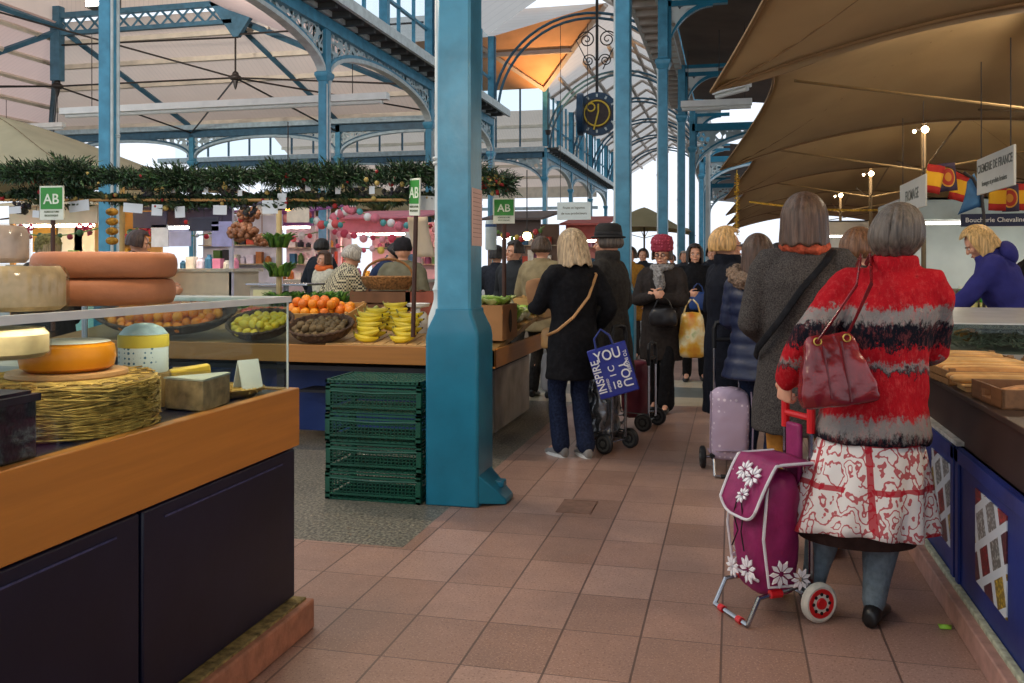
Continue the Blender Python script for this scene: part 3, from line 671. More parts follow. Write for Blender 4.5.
p = Person('woman in a long grey tweed coat with black strap across her back, mustard trousers', (.34,4.55,0), R(-8), H=1.74, feet=((-.11,0,6), (.10,.06,-8)), hy=R(-10), vox=.009, lean=(.0,0))
p.arm(-1, (-.20,.20,1.02), curl=.4, pole=(-.35,-1,-.4)); p.arm(1, (.22,.28,1.05), d=(-.5,.8,0), pole=(.4,-.9,-.5)); p.body(face=False); p.hair('#4f3a2d', L=.125, flare=.05, vol=1.04, ripple=.03, line=60)
p.coat(TWEED, hem=.60, flare=.03, fat=1.16, collar=1.1, disp=.02); p.scarf(cloth('#b4543a', .3, 50), .038, 1.475, .082); p.trousers(cloth('#b07a34', .15, 20), cuff=.075, thigh=.115); p.shoes(SHOE, boot=.25)
b = MB(); P = [(.13,-.06,1.455), (.10,-.135,1.40), (.0,-.178,1.28), (-.10,-.178,1.13), (-.20,-.15,1.0), (-.22,-.06,.95)]; b.tube(P, .02, 8, flat=.35); p.warp(b); p.part('bag_strap', b, BLACKC)

p = Person('person with short curly brown hair, mostly hidden between the tweed coat and the red coat', (.74,5.7,0), R(-35), H=1.61, vox=.013)
p.body(face=False); p.hair('#6b4a33', L=.05, nape=.25, vol=1.12, ripple=.06); p.coat(DGREY, hem=.6); p.trousers(BLACKC); p.shoes(SHOE)

p = Person('woman in a quilted navy jacket with a brown fur hood and blue jeans', (.17,6.22,0), R(-30), H=1.60, hy=R(12), vox=.009, feet=((-.10,0,6), (.10,0,-6)))
p.arm(-1, (-.20,.22,1.02), curl=.4, pole=(-.3,-1,-.4)); p.arm(1, (.20,.28,1.05), d=(-.6,.7,.1), pole=(.3,-1,-.4)); p.body(face=False); p.hair('#4b372c', L=.20, flare=.12, vol=1.07, ripple=.03); p.coat(mat('#1c2440', .45, .12, 14, bump=.1), hem=.70, fat=1.14, quilt=.085, collar=1.3, disp=0)
b = MB(); b.tube([(.155*math.cos(a), -.02+.14*math.sin(a), 1.425+.03*math.cos(2*a)) for a in [2*PI*k/28 for k in range(29)]], .058, 10, caps=False); p.warp(b); p.part('fur_hood', b, mat('#8a7462', .95, .4, 60, bump=1, bscale=90), .012, 1, .06, .03)
p.trousers(DENIM, cuff=.065); p.shoes(GREYSHOE)

p = Person('blonde woman in glasses and a long dark navy coat, seen from the side', (-.03,6.78,0), R(-65), H=1.67, hy=R(-14), vox=.009)
p.arm(1, (.22,.24,.98)); p.arm(-1, (-.22,.2,1.0)); p.body(); p.hair('#c59b62', L=.045, nape=.1, vol=1.12, ripple=.045, face=66, line=46); p.glasses(); p.coat(NAVYC, hem=.34, flare=.02, fat=1.1, collar=1.2, top=1.53); p.trousers(BLACKC); p.shoes(SHOE)

p = Person('woman in a red knitted hat and grey scarf walking towards us with clasped hands', (-.66,8.85,0), R(172), H=1.63, vox=.009, feet=((-.07,.14,4), (.07,-.04,-4)), hp=R(-4))
p.arm(1, (.05,.24,1.17), d=(-.75,.35,.2), n=(-.3,-.9,0), curl=.6, pole=(.9,-.5,-.6)); p.arm(-1, (-.03,.23,1.16), d=(.75,.4,.2), n=(.3,-.9,0), curl=.6, pole=(-.9,-.5,-.6))
p.body(); p.hair('#4a3a30', L=.06, vol=1.03); p.glasses(); p.coat(BROWNBLK, hem=.52, flare=.01, fat=1.14, collar=1.25, disp=.025); p.trousers(BLACKC, cuff=.085); p.shoes(SHOE)
b = MB(); b.lathe([(.098,1.625), (.113,1.64), (.116,1.68), (.112,1.69), (.118,1.73), (.10,1.775), (.05,1.80), (.0,1.805)], (0,-.012,0), 24); p.warp(b, p.Hd); p.part('knitted_hat', b, spots('#8e2239', '#c0506a', 34, .3), .009, 1, .02, .03)
b = MB(); b.tube([(.09*math.cos(a), -.0+.095*math.sin(a), 1.46) for a in [2*PI*k/20 for k in range(21)]], .04, 10, caps=False); b.capsule([(.02,.10,1.45), (.0,.155,1.36), (-.02,.17,1.27)], [.045,.06,.05], 10); p.part('scarf', b, cloth('#8d8a88', .4, 50, .8, 50), .01, 2, .03, .04)

p = Person('distant woman with dark bob and blue shoulder bag, behind the red-hatted woman', (-.44,11.2,0), R(185), H=1.66, vox=.012)
p.arm(1, (.1,.25,1.1), d=(-.8,.4,0)); p.body(); p.hair('#2c221f', L=.11, vol=1.06, face=52); p.coat(BLACKC, hem=.5); p.trousers(BLACKC); p.shoes(SHOE)

# ------------------------------------------------------------------ customers on the left of the aisle
p = Person('blonde woman in a black coat with tan bag strap, at the vegetable stall', (-1.13,6.52,0), R(38), H=1.66, hy=R(8), hp=R(-12), vox=.009, feet=((-.08,.06,8), (.08,-.05,-8)))
p.arm(-1, (-.16,.36,1.12), d=(.3,.9,.1), curl=.3); p.arm(1, (.26,.10,.97), curl=.7, pole=(.35,-.9,-.3)); p.body(face=False); p.hair('#b39a78', L=.175, flare=.10, vol=1.08, ripple=.03)
p.coat(BLACKC, hem=.60, flare=.02, fat=1.06, collar=1.1); p.trousers(DENIM, cuff=.07); p.shoes(GREYSHOE, sole=WHITE)
b = MB(); b.tube([(.165,.0,1.44), (.14,-.105,1.385), (.04,-.165,1.22), (-.09,-.165,1.07), (-.19,-.10,.97), (-.225,.0,.93)], .011, 8, flat=.4); p.part('bag_strap', b, mat('#b98a58', .5))
p = Person('man in a black brimmed hat and dark wool coat beside the blue tote bag', (-.98,7.25,0), R(72), H=1.70, vox=.010, hy=R(12))
p.arm(1, (.25,.15,.95)); p.arm(-1, (-.2,.3,1.05)); p.body(); p.hair('#5a5048', L=.03, vol=1.02, nape=.2); p.coat(cloth('#35322f', .2, 40), hem=.55, fat=1.2, collar=1.25, top=1.54); p.trousers(BLACKC); p.shoes(SHOE)
b = MB(); b.lathe([(.138,1.645), (.144,1.65), (.138,1.658), (.112,1.665), (.112,1.70), (.104,1.745), (.075,1.765), (0,1.755)], (0,-.01,0), 28); p.warp(b, p.Hd); o = p.part('hat', b, mat('#1d1c1c', .8, .15, 20)); b = MB(); b.lathe([(.114,1.664), (.116,1.668), (.115,1.692), (.11,1.695)], (0,-.01,0), 28); p.warp(b, p.Hd); b.build('hat_band', BLACK, o)
p = Person('man in a beige jacket seen from behind, beyond the vegetable stall', (-1.97,9.4,0), R(-12), H=1.70, vox=.011)
p.arm(-1, (-.25,.25,1.0)); p.body(face=False); p.hair('#4d3d30', L=.03, nape=.25, vol=1.06); p.coat(cloth('#8f8162', .12, 12), hem=.72, fat=1.25, collar=1.15); p.trousers(DGREY); p.shoes(SHOE)
p = Person('dark-haired stallholder in a black top facing us behind the vegetables', (-2.42,10.0,0), R(160), H=1.68, vox=.011, hy=R(-25))
p.body(); p.hair('#2b211d', L=.02, vol=1.03, face=62); p.coat(mat('#23262a', .8), hem=.75, fat=1.05); p.trousers(DGREY); p.shoes(SHOE)
p = Person('person in a black beanie and grey-green jacket, back turned, beyond the wicker basket', (-3.46,9.1,0), R(10), H=1.68, vox=.012, lean=(.02,.06))
p.body(face=False); p.coat(cloth('#6d6a58', .12, 12), hem=.7, fat=1.3, collar=1.1); p.trousers(DGREY); p.shoes(SHOE)
b = MB(); b.lathe([(.098,1.60), (.106,1.615), (.106,1.66), (.098,1.71), (.06,1.745), (.015,1.755), (.02,1.77), (0,1.775)], (0,-.01,0), 20); p.warp(b, p.Hd); p.part('beanie', b, mat('#1c1a20', .9, .2, 30))
p = Person('man in a navy jumper stooping over the greens', (-4.2,10.1,0), R(-70), H=1.74, bend=R(24), vox=.012, hp=R(-18))
p.arm(1, (.2,.5,.95)); p.arm(-1, (-.2,.5,.95)); p.body(); p.hair('#231b18', L=.03, vol=1.05, nape=.2); p.coat(cloth('#22304e'), hem=.8, fat=1.15); p.trousers(DGREY); p.shoes(SHOE)
p = Person('grey-haired person in a black-and-cream checked jacket leaning to the right', (-4.35,9.35,0), R(-40), H=1.66, bend=R(20), lean=(.05,0), vox=.012)
p.arm(1, (.3,.4,.85)); p.body(); p.hair('#b3aca2', L=.04, nape=.2, vol=1.08); p.coat(checks('#d2c6a4', '#2e2c2c', 44), hem=.7, fat=1.2); p.trousers(DGREY); p.shoes(SHOE)
p = Person('man in a dark jacket with back to us beside the far blue column', (-5.95,12.4,0), R(-20), H=1.80, vox=.014)
p.body(face=False); p.hair('#1f1a18', L=.03, nape=.25, vol=1.04); p.coat(cloth('#20242c'), hem=.75, fat=1.3); p.trousers(DGREY); p.shoes(SHOE)
p = Person('brown-haired shopper in a pale top with orange collar, in front of the dark jacket', (-5.5,11.5,0), R(150), H=1.60, vox=.013)
p.body(); p.hair('#4b3324', L=.08, vol=1.08); p.coat(cloth('#c9c2ae'), hem=.75, fat=1.1); p.scarf(mat('#d9662c', .8), .05); p.trousers(DGREY); p.shoes(SHOE)
p = Person('person in a knitted olive cap and dark coat behind the tall cheese wheels', (-6.35,7.3,0), R(60), H=1.68, vox=.012)
p.body(face=False); p.hair('#8a7a58', L=.05, vol=1.05); p.coat(cloth('#25262b'), hem=.6, fat=1.25); p.trousers(DGREY); p.shoes(SHOE)
b = MB(); b.lathe([(.108,1.57), (.118,1.585), (.12,1.65), (.105,1.71), (.06,1.745), (0,1.75)], (0,-.01,0), 20); p.warp(b, p.Hd); p.part('cap', b, mat('#7c7648', .95, .4, 40, bump=1), .012, 1, .03, .02)
p = Person('stallholder in black bending low behind the bamboo post', (-6.55,8.7,0), R(-60), H=1.80, vox=.012, bend=R(12))
p.arm(1, (.3,.45,1.1)); p.arm(-1, (-.3,.4,1.1)); p.body(); p.hair('#3a251d', L=.05, vol=1.08); p.coat(BLACKC, hem=.7, fat=1.25); p.trousers(DGREY); p.shoes(SHOE)
# ------------------------------------------------------------------ behind the right-hand counter, and far down the aisle
p = Person('blonde woman in a purple-blue hooded top bending over the right-hand stall', (2.22,8.0,0), R(78), H=1.78, bend=R(22), vox=.010, hp=R(-15), hy=R(4))
p.arm(-1, (-.2,.55,.92)); p.arm(1, (.2,.5,.9)); p.body(); p.hair('#c9a56c', L=.12, vol=1.08, flare=-.05, face=62); p.coat(cloth('#34357a', .1, 10), hem=.72, fat=1.2, collar=1.3, name='hooded_top'); p.trousers(BLACKC); p.shoes(SHOE)
b = MB(); b.ell((0,-.14,1.44), (.13,.07,.10)); p.warp(b); p.part('hood', b, cloth('#34357a', .1, 10), .012, 3)
p = Person('auburn-haired woman in a black coat raising a hand to her face', (2.78,9.1,0), R(150), H=1.72, vox=.011, hy=R(20))
p.arm(1, (.05,.17,1.46), d=(-.2,.1,.97), n=(-.2,-.9,0), curl=.5, pole=(.7,.2,-1)); p.body(); p.hair('#9a6138', L=.12, vol=1.12, flare=.08, face=55); p.coat(BLACKC, hem=.6, fat=1.2, collar=1.3); p.trousers(BLACKC); p.shoes(SHOE)
for lab, x, y, z, cc, hc, hh in (('distant shopper in an ochre jacket beside the second column', 630, 266, 13.6, '#a8762e', '#3a2a22', 1.68), ('distant shopper with dark coat left of the third column', 643, 266, 17, '#24262c', '#2a2220', 1.72), ('far shopper with grey hair near the fifth column', 684, 266, 19, '#3a3a40', '#9c968c', 1.7),
        ('distant person in black directly beyond the tweed coat', 778, 266, 9.5, '#1c1c20', '#1e1a19', 1.62), ('distant walker in a dark jacket right of the third column', 712, 266, 16, '#20222a', '#1e1a19', 1.74), ('far walker in a brown coat at the end of the aisle', 672, 266, 24, '#5a4634', '#2a2220', 1.7), ('dark-haired customer beyond the last green sign', 497, 266, 11.5, '#2a2d36', '#1e1a19', 1.66), ('shopper in a grey coat far back at the flower stall', 515, 266, 14.5, '#4a4a52', '#6b4a33', 1.68)):
    q = D(x, y, z); p = Person(lab, (q.x, z, 0), R(170 if z > 12 else 0), H=hh, vox=.016)
    p.body(face=False); p.hair(hc, L=.05, vol=1.05); p.coat(cloth(cc), hem=.6); p.trousers(DGREY); p.shoes(SHOE)

# ------------------------------------------------------------------ bags and trolleys
def flower(b, c, r, ux, uy, n, pet=9):
    for k in range(pet):
        a = 2*PI*k/pet; d = V(ux)*math.cos(a)+V(uy)*math.sin(a); s = V(n).cross(d)
        c0 = V(c)+d*r*.2; P = [c0, c0+d*r*.45+s*r*.17, c0+d*r*.8, c0+d*r*.45-s*r*.17]; e = V(n)*.003
        b.loft([[q-e for q in P], [q+e for q in P]])
def trolley(label, loc, rz, bagm, pipe, handle, wheelm, hub, flap=True, H=.92, flowers=False, crumple=0, wid=.30):
    t = thing('shopping_trolley', label, 'shopping trolley', loc, rz); hw = wid/2
    b = MB(); rings = []
    for z, x, y0, y1 in ((.09,.80,-.07,.10), (.12,.95,-.085,.13), (.33,1,-.09,.15), (.50,.97,-.09,.135), (.585,.9,-.09,.09)):
        P = [(x*hw, y0), (x*hw, y1-.04), (x*hw-.04, y1), (-x*hw+.04, y1), (-x*hw, y1-.04), (-x*hw, y0)]; rings.append([V((px, py, z)) for px, py in P])
    b.loft(rings); bg_ = b.build('bag', bagm, t, smooth=60); sb = bg_.modifiers.new('sub', 'SUBSURF'); sb.levels = sb.render_levels = 3
    tx = bpy.data.textures.new('folds', 'CLOUDS'); tx.noise_scale = .07; d = bg_.modifiers.new('folds', 'DISPLACE'); d.texture = tx; d.strength = .02+crumple; d.mid_level = .5; d.texture_coords = 'LOCAL'
    b = MB()
    for s in (-1, 1): b.tube([(s*hw*.98,-.07,.14), (s*hw*1.02,.11,.15), (s*hw*1.03,.135,.34), (s*hw*.97,.11,.56)], .006, 6)
    b.tube([(-hw*.8,.14,.17), (hw*.8,.14,.17)], .006, 6); b.build('piping', pipe, bg_)
    if flap:
        b = MB(); N = 10
        def f(u, v):
            x = (u-.5)*wid*(1.06-.1*max(0, v-.6)); q = v*1.5
            z = .63-.015*abs(u-.5) if q < .5 else .63-.03*(q-.5)-.20*(q-.5)**1.3*(1-.25*(2*u-1)**4)
            return V((x, -.09+.30*min(q, .55)+.10*max(0, q-.55), z))
        b.grid(f, 14, 14); fl_ = b.build('flap', bagm, t, smooth=181); m = fl_.modifiers.new('thick', 'SOLIDIFY'); m.thickness = .012
        b = MB(); b.tube([f(i/20, 1) for i in range(21)], .006, 6); b.tube([f(0, i/10) for i in range(11)], .006, 6); b.tube([f(1, i/10) for i in range(11)], .006, 6); b.build('edging', pipe, fl_)
        b = MB(); b.box(-.045, .045, -.11, -.085, .5, .76); b.build('grip_strap', bagm, t, bev=.01)
        b = MB()
        for s in (-.01, .012): b.tube([(s,.16,.48), (s*3,.165,.40), (s,.16,.34), (s*4,.165,.27)], .003, 5)
        b.build('drawstring', BLACK, t)
    if flowers:
        def daisy(*a):
            b = MB(); flower(b, *a); b.build('daisy_print', mat('#ece8ea', .6, .04), bg_)
        for u, v, r in ((.36,.62,.05), (.60,.58,.045), (.45,.82,.036)): daisy(f(u, v)+V((0,.012,.012)), r, (1,0,0), V((0,.6,-.8)), (0,.8,.6))
        for x, z, r in ((-.05,.20,.055), (.06,.18,.045)): daisy((x,.155,z), r, (1,0,0), (0,0,1), (0,1,0))
        for s in (-1, 1):
            daisy((s*(hw+.012),.06,.20), .055, (0,1,0), (0,0,1), (1,0,0)); daisy((s*(hw+.012),-.03,.17), .045, (0,1,0), (0,0,1), (1,0,0))
    b = MB()
    for s in (-1, 1): b.tube([(s*.085,-.115,.10), (s*.085,-.115,H-.14)], .011, 8); b.tube([(s*.085,-.115,.13), (s*.11,.05,.12), (s*.12,.15,.11), (s*.12,.20,.012)], .0095, 8)
    b.tube([(-.12,.20,.012), (.12,.20,.012)], .0095, 8); b.tube([(-hw-.03,-.10,.078), (hw+.03,-.10,.078)], .009, 8); b.build('frame', CHROME, t)
    for s in (-1, 1):
        b = MB(); b.tube([(s*.12,.05,.12), (s*.12,.10,.12)], .017, 8); b.build('joint', handle, t); b = MB(); b.tube([(s*.05,.20,.012), (s*.08,.20,.012)], .015, 8); b.build('joint', handle, t)
    b = MB()
    for s in (-1, 1): b.tube([(s*.085,-.115,H-.19), (s*.085,-.115,H-.05)], .017, 10); b.tube([(s*.085,-.115,H-.06), (s*.07,-.115,H-.015), (0,-.115,H)], .017, 10)
    b.tube([(-.085,-.115,H-.13), (.085,-.115,H-.13)], .014, 8); b.build('handle', handle, t)
    for s in (-1, 1):
        Mw = Mx.Translation((s*(hw+.03), -.10, .078)) @ Mx.Rotation(PI/2, 4, 'Y'); b = MB(); b.lathe([(.056,-.016), (.066,-.018), (.077,-.010), (.077,.010), (.066,.018), (.056,.016)], (0,0,0), 28, M=Mw); wo = b.build('wheel', wheelm, t)
        b = MB(); b.lathe([(.0,-.021), (.02,-.023), (.024,-.014), (.056,-.0185), (.06,-.014), (.06,.014), (.056,.0185), (.024,.014), (.02,.023), (0,.021)], (0,0,0), 24, M=Mw); b.build('hub', hub, wo)
        b = MB()
        for k in range(8):
            a = 2*PI*k/8
            for e in (-.0165, .0165): b.lathe([(.007,-.002), (.007,.002)], (.037*math.cos(a), .037*math.sin(a), e), 8, M=Mw)
        b.build('hub_hole', BLACK, wo)
    return t
MAG = mat('#8c1f58', .55, .1, 20, bump=.15, bscale=60); REDP = mat('#d01c22', .3, .05)
trolley('magenta shopping trolley printed with white daisies, red handle and wheels', (.165,3.80,0), R(122), MAG, mat('#d9d5d8', .5), REDP, mat('#d8d3c4', .6, .1, 20), REDP, flowers=True, wid=.25)
trolley('lavender polka-dot shopping trolley standing before the long navy coat', (-.02,6.3,0), R(188), spots('#b9a5bd', '#e0d4e0', 26, .24), mat('#9a8aa0'), BLACK, BLACK, GREYDK, flap=False, H=1.02, wid=.27)
q = G(612, 446)
trolley('crumpled silver shopping trolley with black wheels behind the black-coated woman', (-.93,6.85,0), R(60), mat('#6d6f72', .22, .3, 12, metal=.75), BLACK, BLACK, BLACK, GREYDK, flap=False, H=.95, crumple=.04, wid=.26)
trolley('dark red shopping trolley half hidden behind the man in the hat', (-.78,7.85,0), R(75), mat('#5a1626', .6, .15), BLACK, BLACK, BLACK, GREYDK, flap=False, H=.74)
# red leather shoulder bag
c = D(834, 371, 3.60); t = thing('handbag', 'glossy dark red leather shoulder bag hanging from the red-coated woman', 'handbag', c, R(6)); t.rotation_euler = (R(-6), R(-8), R(8)); t.scale = (.98,)*3; LEA = mat('#7a1c22', .22, .25, 9, bump=.25, bscale=14, spec=.6)
b = MB(); rings = []
for z, x, y in ((-.135,.135,.035), (-.13,.148,.05), (-.06,.142,.058), (.03,.118,.05), (.10,.095,.034), (.135,.085,.016)): rings.append([V((x*max(-1, min(1, 1.25*math.cos(a))), y*max(-1, min(1, 1.25*math.sin(a))), z+.02*(math.cos(a)**2 if z > .1 else 0))) for a in [2*PI*k/28 for k in range(28)]])
b.loft(rings); o = b.build('bag_body', LEA, t, smooth=70); q = o.modifiers.new('sub', 'SUBSURF'); q.levels = q.render_levels = 2
tx = bpy.data.textures.new('folds', 'CLOUDS'); tx.noise_scale = .06; d = o.modifiers.new('folds', 'DISPLACE'); d.texture = tx; d.strength = .022; d.mid_level = .5; d.texture_coords = 'LOCAL'
b = MB(); b.box(.03,.036,-.062,-.045,-.12,.11); b.box(-.04,-.034,-.062,-.045,-.1,.1); b.build('seam', mat('#5c1218', .3), o)
Mi = t.matrix_basis.inverted() if False else (Mx.Translation(c) @ Euler(t.rotation_euler).to_matrix().to_4x4() @ Mx.Diagonal((.98,.98,.98,1))).inverted()
sh = D(866, 258, 3.80)
for nm, a, yy in (('strap', (-.05,-.03,.12), .0), ('strap', (.06,-.02,.12), .0)):
    top = Mi @ sh; top = top+V((a[0]*.35, 0, 0)); mid = Mi @ D(862, 285, 3.58)+V((a[0]*.5, 0, 0)); st_ = MB(); st_.tube([V(a), V(a)*.6+mid*.4+V((0,-.015,0)), mid+V((0,-.02,0)), top+V((0,0,.012)), top+V((0,.09,-.02))], .011, 8, flat=.45); st_.build(nm, LEA, t)
for x in (-.05, .06): b = MB(); b.tube([(x+.014*math.cos(a), -.035, .12+.014*math.sin(a)) for a in [2*PI*k/14 for k in range(15)]], .003, 6); b.build('ring', mat('#c2a050', .3, metal=1), t)
# blue tote with white lettering
c = D(613, 370, 6.28); t = thing('tote_bag', 'royal blue tote bag with white slogan lettering, hanging behind the black-coated woman', 'bag', c); t.rotation_euler = (0, R(-17), R(6)); t.scale = (.9,)*3; BLU = mat('#1f2a8a', .35, .1, 8, bump=.15)
b = MB(); b.loft([[V((x*.155, y*(.03 if z < 0 else .02), z)) for x, y in ((-1,-1),(0,-1.3),(1,-1),(1,1),(0,1.3),(-1,1))] for z in (-.195,-.1,0,.1,.195)]); b.build('bag_body', BLU, t, bev=.008)
b = MB()
for y in (-.02, .02): b.tube([(-.08,y,.19), (-.07,y,.27), (0,y,.33), (.05,y,.27), (.06,y,.19)], .008, 8)
b.build('handle', mat('#2c3a7c', .5), t)
LW = mat('#e4e4e8', .6, .03)
text('lettering', 'INSPIRE', .088, LW, t, (-.115,-.046,-.02), (R(90), R(-90), 0), sx=.9); text('lettering', 'YOU', .115, LW, t, (-.005,-.047,.125), (R(90), 0, 0), sx=.85); text('lettering', 'YOU', .10, LW, t, (.085,-.046,-.05), (R(90), R(90), 0), sx=.95)
text('lettering', 'TO INSPIRE', .036, LW, t, (.125,-.045,.04), (R(90), R(90), 0)); text('lettering', 'I C', .07, LW, t, (-.005,-.047,.0), (R(90), R(-90), 0)); text('lettering', '18', .08, LW, t, (.0,-.047,-.115), (R(90), 0, 0)); text('lettering', 'INSPIRED', .026, LW, t, (-.06,-.047,-.1), (R(90), R(-90), 0))
def pouch(name, label, cat, c, size, m, rz=0, tilt=0, strap_to=None, hm=None):
    t = thing(name, label, cat, c, rz); t.rotation_euler = (0, tilt, rz); b = MB(); x, y, z = size
    b.loft([oval(-z/2, x*.40, y*.35, n=20), oval(-z*.42, x*.49, y*.5, n=20), oval(0, x*.5, y*.5, n=20), oval(z*.4, x*.42, y*.4, n=20), oval(z/2, x*.36, y*.15, n=20)])
    o = b.build('bag_body', m, t, smooth=70); tx = bpy.data.textures.new('folds', 'CLOUDS'); tx.noise_scale = .05; q = o.modifiers.new('sub', 'SUBSURF'); q.levels = q.render_levels = 1; d = o.modifiers.new('folds', 'DISPLACE'); d.texture = tx; d.strength = .02; d.mid_level = .5; d.texture_coords = 'LOCAL'
    if strap_to:
        b = MB()
        for s in (-1, 1): b.tube([(s*x*.3,0,z*.45), (s*x*.2,0,z*.5+strap_to*.6), (s*x*.03,0,z*.5+strap_to)], .008, 6)
        b.build('handle', hm or m, t)
    return t
def produce_bag():
    t = NT('printed_plastic'); t.col(t.ramp(t.noise(7, 3), [(.3, hexc('#c9742a')), (.45, hexc('#d8a83c')), (.6, hexc('#e0d8b0')), (.75, hexc('#6d9a4a'))])); return t.done(.3)
pouch('carrier_bag', 'orange and green printed plastic carrier bag hanging beside the red-hatted woman', 'bag', D(692, 335, 8.72), (.26,.14,.44), produce_bag(), strap_to=.12)
pouch('handbag', 'small black handbag held at the waist of the red-hatted woman', 'handbag', D(663, 317, 8.60), (.28,.11,.18), mat('#1d1a1c', .35), strap_to=.1)
pouch('handbag', 'royal blue handbag carried by the distant dark-bobbed woman', 'handbag', D(698, 301, 10.95), (.22,.1,.22), mat('#22407c', .4), strap_to=.1)
pouch('handbag', 'tan crossbody pouch at the hip of the blonde woman in black', 'handbag', D(551, 338, 6.56), (.16,.08,.16), mat('#b08450', .45))
pouch('carrier_bag', 'crumpled white plastic carrier bag below the veg stall edge', 'bag', D(550, 372, 6.95), (.16,.1,.3), mat('#b9b6b4', .35, .1, 8), strap_to=.08)
pouch('paper_bag', 'brown paper bag held against the chest of the blonde woman in black', 'bag', D(537, 295, 6.95), (.18,.12,.26), mat('#a87850', .75, .1, 8), tilt=R(-12))
# ------------------------------------------------------------------ cheese counter, left foreground
OAK = wood('#b8762f', .86, 2.2, .38, ax=1); OAKX = wood('#b8762f', .86, 2.2, .38, ax=0); PINE = wood('#c79a5e', .75, 3, .6, ax=0); PINEY = wood('#c79a5e', .75, 3, .6, ax=1); DRIFT = wood('#a08058', .7, 3, .7, ax=0)
GLASS = glass('#eef5f3', .07)
t = thing('cheese_counter', 'long navy cheese counter with wood-trimmed top in the left foreground', 'counter', (-1.63, 3.17, 0))
b = MB(); b.box(-.95, -.02, -4.6, -.01, .1, .90); b.box(-.9, -.03, -4.6, -.01, .895, .925); b.build('cabinet', NAVY, t)
for y0, y1 in ((-.93,-.012), (-1.85,-.945), (-2.8,-1.865)):
    b = MB(); b.box(-.025, .0, y0, y1, .135, .70); o = b.build('front_panel', mat('#0a0d26', .42, .2, 2.5, bump=.06), t, bev=.006)
    b = MB(); b.cbox((.001, (y0+y1)/2, .66), (.004, y1-y0-.2, .006)); b.build('scratched_line', mat('#3a3d62', .5, .3, 40), o)
b = MB(); b.box(-.03, .012, -4.6, .004, .71, .932); b.build('fascia', OAK, t, bev=.004); b = MB(); b.box(-.95, -.03, -.03, .004, .71, .932); b.build('fascia', OAKX, t, bev=.004)
b = MB(); b.box(-1.0, .06, -4.6, .035, 0, .115); b.build('plinth', mat('#a8735a', .7, .15, 18, bump=.2), t, bev=.008); b = MB(); b.box(-1.0, .035, -4.6, .012, .112, .124); b.build('plinth_edge', mat('#8c7a4c', .9, .4, 30, bump=.5), t)
b = MB()
b.box(-.022, -.016, -4.6, -.03, .928, 1.275); o = b.build('glass_front', GLASS, t); b = MB(); b.box(-.9, -.03, -.036, -.03, .928, 1.275); b.build('glass_end', GLASS, t)
b = MB(); b.box(-.95, -.012, -4.6, -.02, 1.268, 1.28); b.build('glass_shelf', glass('#e6eeec', .16), t); b = MB(); b.box(-.026, -.010, -4.6, -.02, 1.262, 1.284); b.box(-.95, -.02, -.034, -.022, 1.262, 1.284); b.tube([(-.02,-.032,.93), (-.02,-.032,1.27)], .004, 6); b.build('shelf_edge', mat('#d6d9d6', .25, .05), t)
b = MB()
for y in (-1.5, -3): b.tube([(-.9,y,.92), (-.9,y,1.27)], .012, 8)
b.tube([(-.9,-.06,.92), (-.9,-.06,1.27)], .012, 8); b.build('shelf_post', CHROME, t)
l = bpy.data.lights.new('case_fill', 'AREA'); l.shape = 'RECTANGLE'; l.size = .06; l.size_y = 2.2; l.energy = 4.5; l.color = (1,.86,.68); lo = bpy.data.objects.new('case_fill_glow', l); COL.objects.link(lo); lo.parent = t; lo.location = (-.12,-1.2,1.255)  # fill light added under the shelf to brighten the goods
RIND = mat('#ab6d48', .6, .13, 6, bump=.12, bscale=30)
for i, z in enumerate((1.281, 1.363)):
    b = MB(); r = .212; b.lathe([(r*.9,0), (r*.97,.006), (r,.022), (r*1.01,.04), (r,.06), (r*.96,.075), (r*.88,.08), (0,.08)], (0,0,0), 48); o = b.build('cheese', RIND, smooth=50); o.location = (-1.93+.006*i, 2.46, z)
    tag(o, ('lower of the two large orange-brown cheese wheels on the glass shelf', 'upper of the two large orange-brown cheese wheels on the glass shelf')[i], 'cheese', 'large stacked cheese wheels')
# wrapped wheels at the far left
FILM = glass('#f6f3ee', .22, rough=.12)
def wrapped(c, r, h, m, label, ribs=True, grp=None):
    t = thing('wrapped_cheese', label, 'cheese', c, 0, grp); b = MB(); b.lathe([(r*.9,0), (r,.012), (r,h*.8), (r*.9,h), (0,h)], (0,0,0), 40); b.build('cheese', m, t); b = MB(); rows = []
    for z, k in ((0,1.02), (h*.2,1.045), (h*.5,1.04), (h*.8,1.045), (h*.97,.98), (h*1.05,.8), (h*1.05,.3)): rows.append([V((r*k*(1+.018*math.sin(a*34)*ribs)*math.cos(a), r*k*(1+.018*math.sin(a*34)*ribs)*math.sin(a), z)) for a in [2*PI*q/136 for q in range(136)]])
    b.loft(rows); b.build('plastic_film', FILM, t); return t
q = D(6, 316, 2.02); wrapped((q.x, 2.02, 1.282), .145, .118, mat('#cbb58c', .5, .2, 20), 'film-wrapped pale cheese wheel at the left edge beside the orange wheels')
wrapped((q.x-.06, 2.02, 1.408), .10, .10, mat('#b9aca4', .4, .2, 20), 'small film-wrapped grey cheese on top of the pale wrapped wheel', False)
wrapped((q.x-.0, 1.98, 1.16), .13, .075, mat('#d3bd94', .5, .15, 20), 'pale round cheese under the glass shelf at the left edge', False)
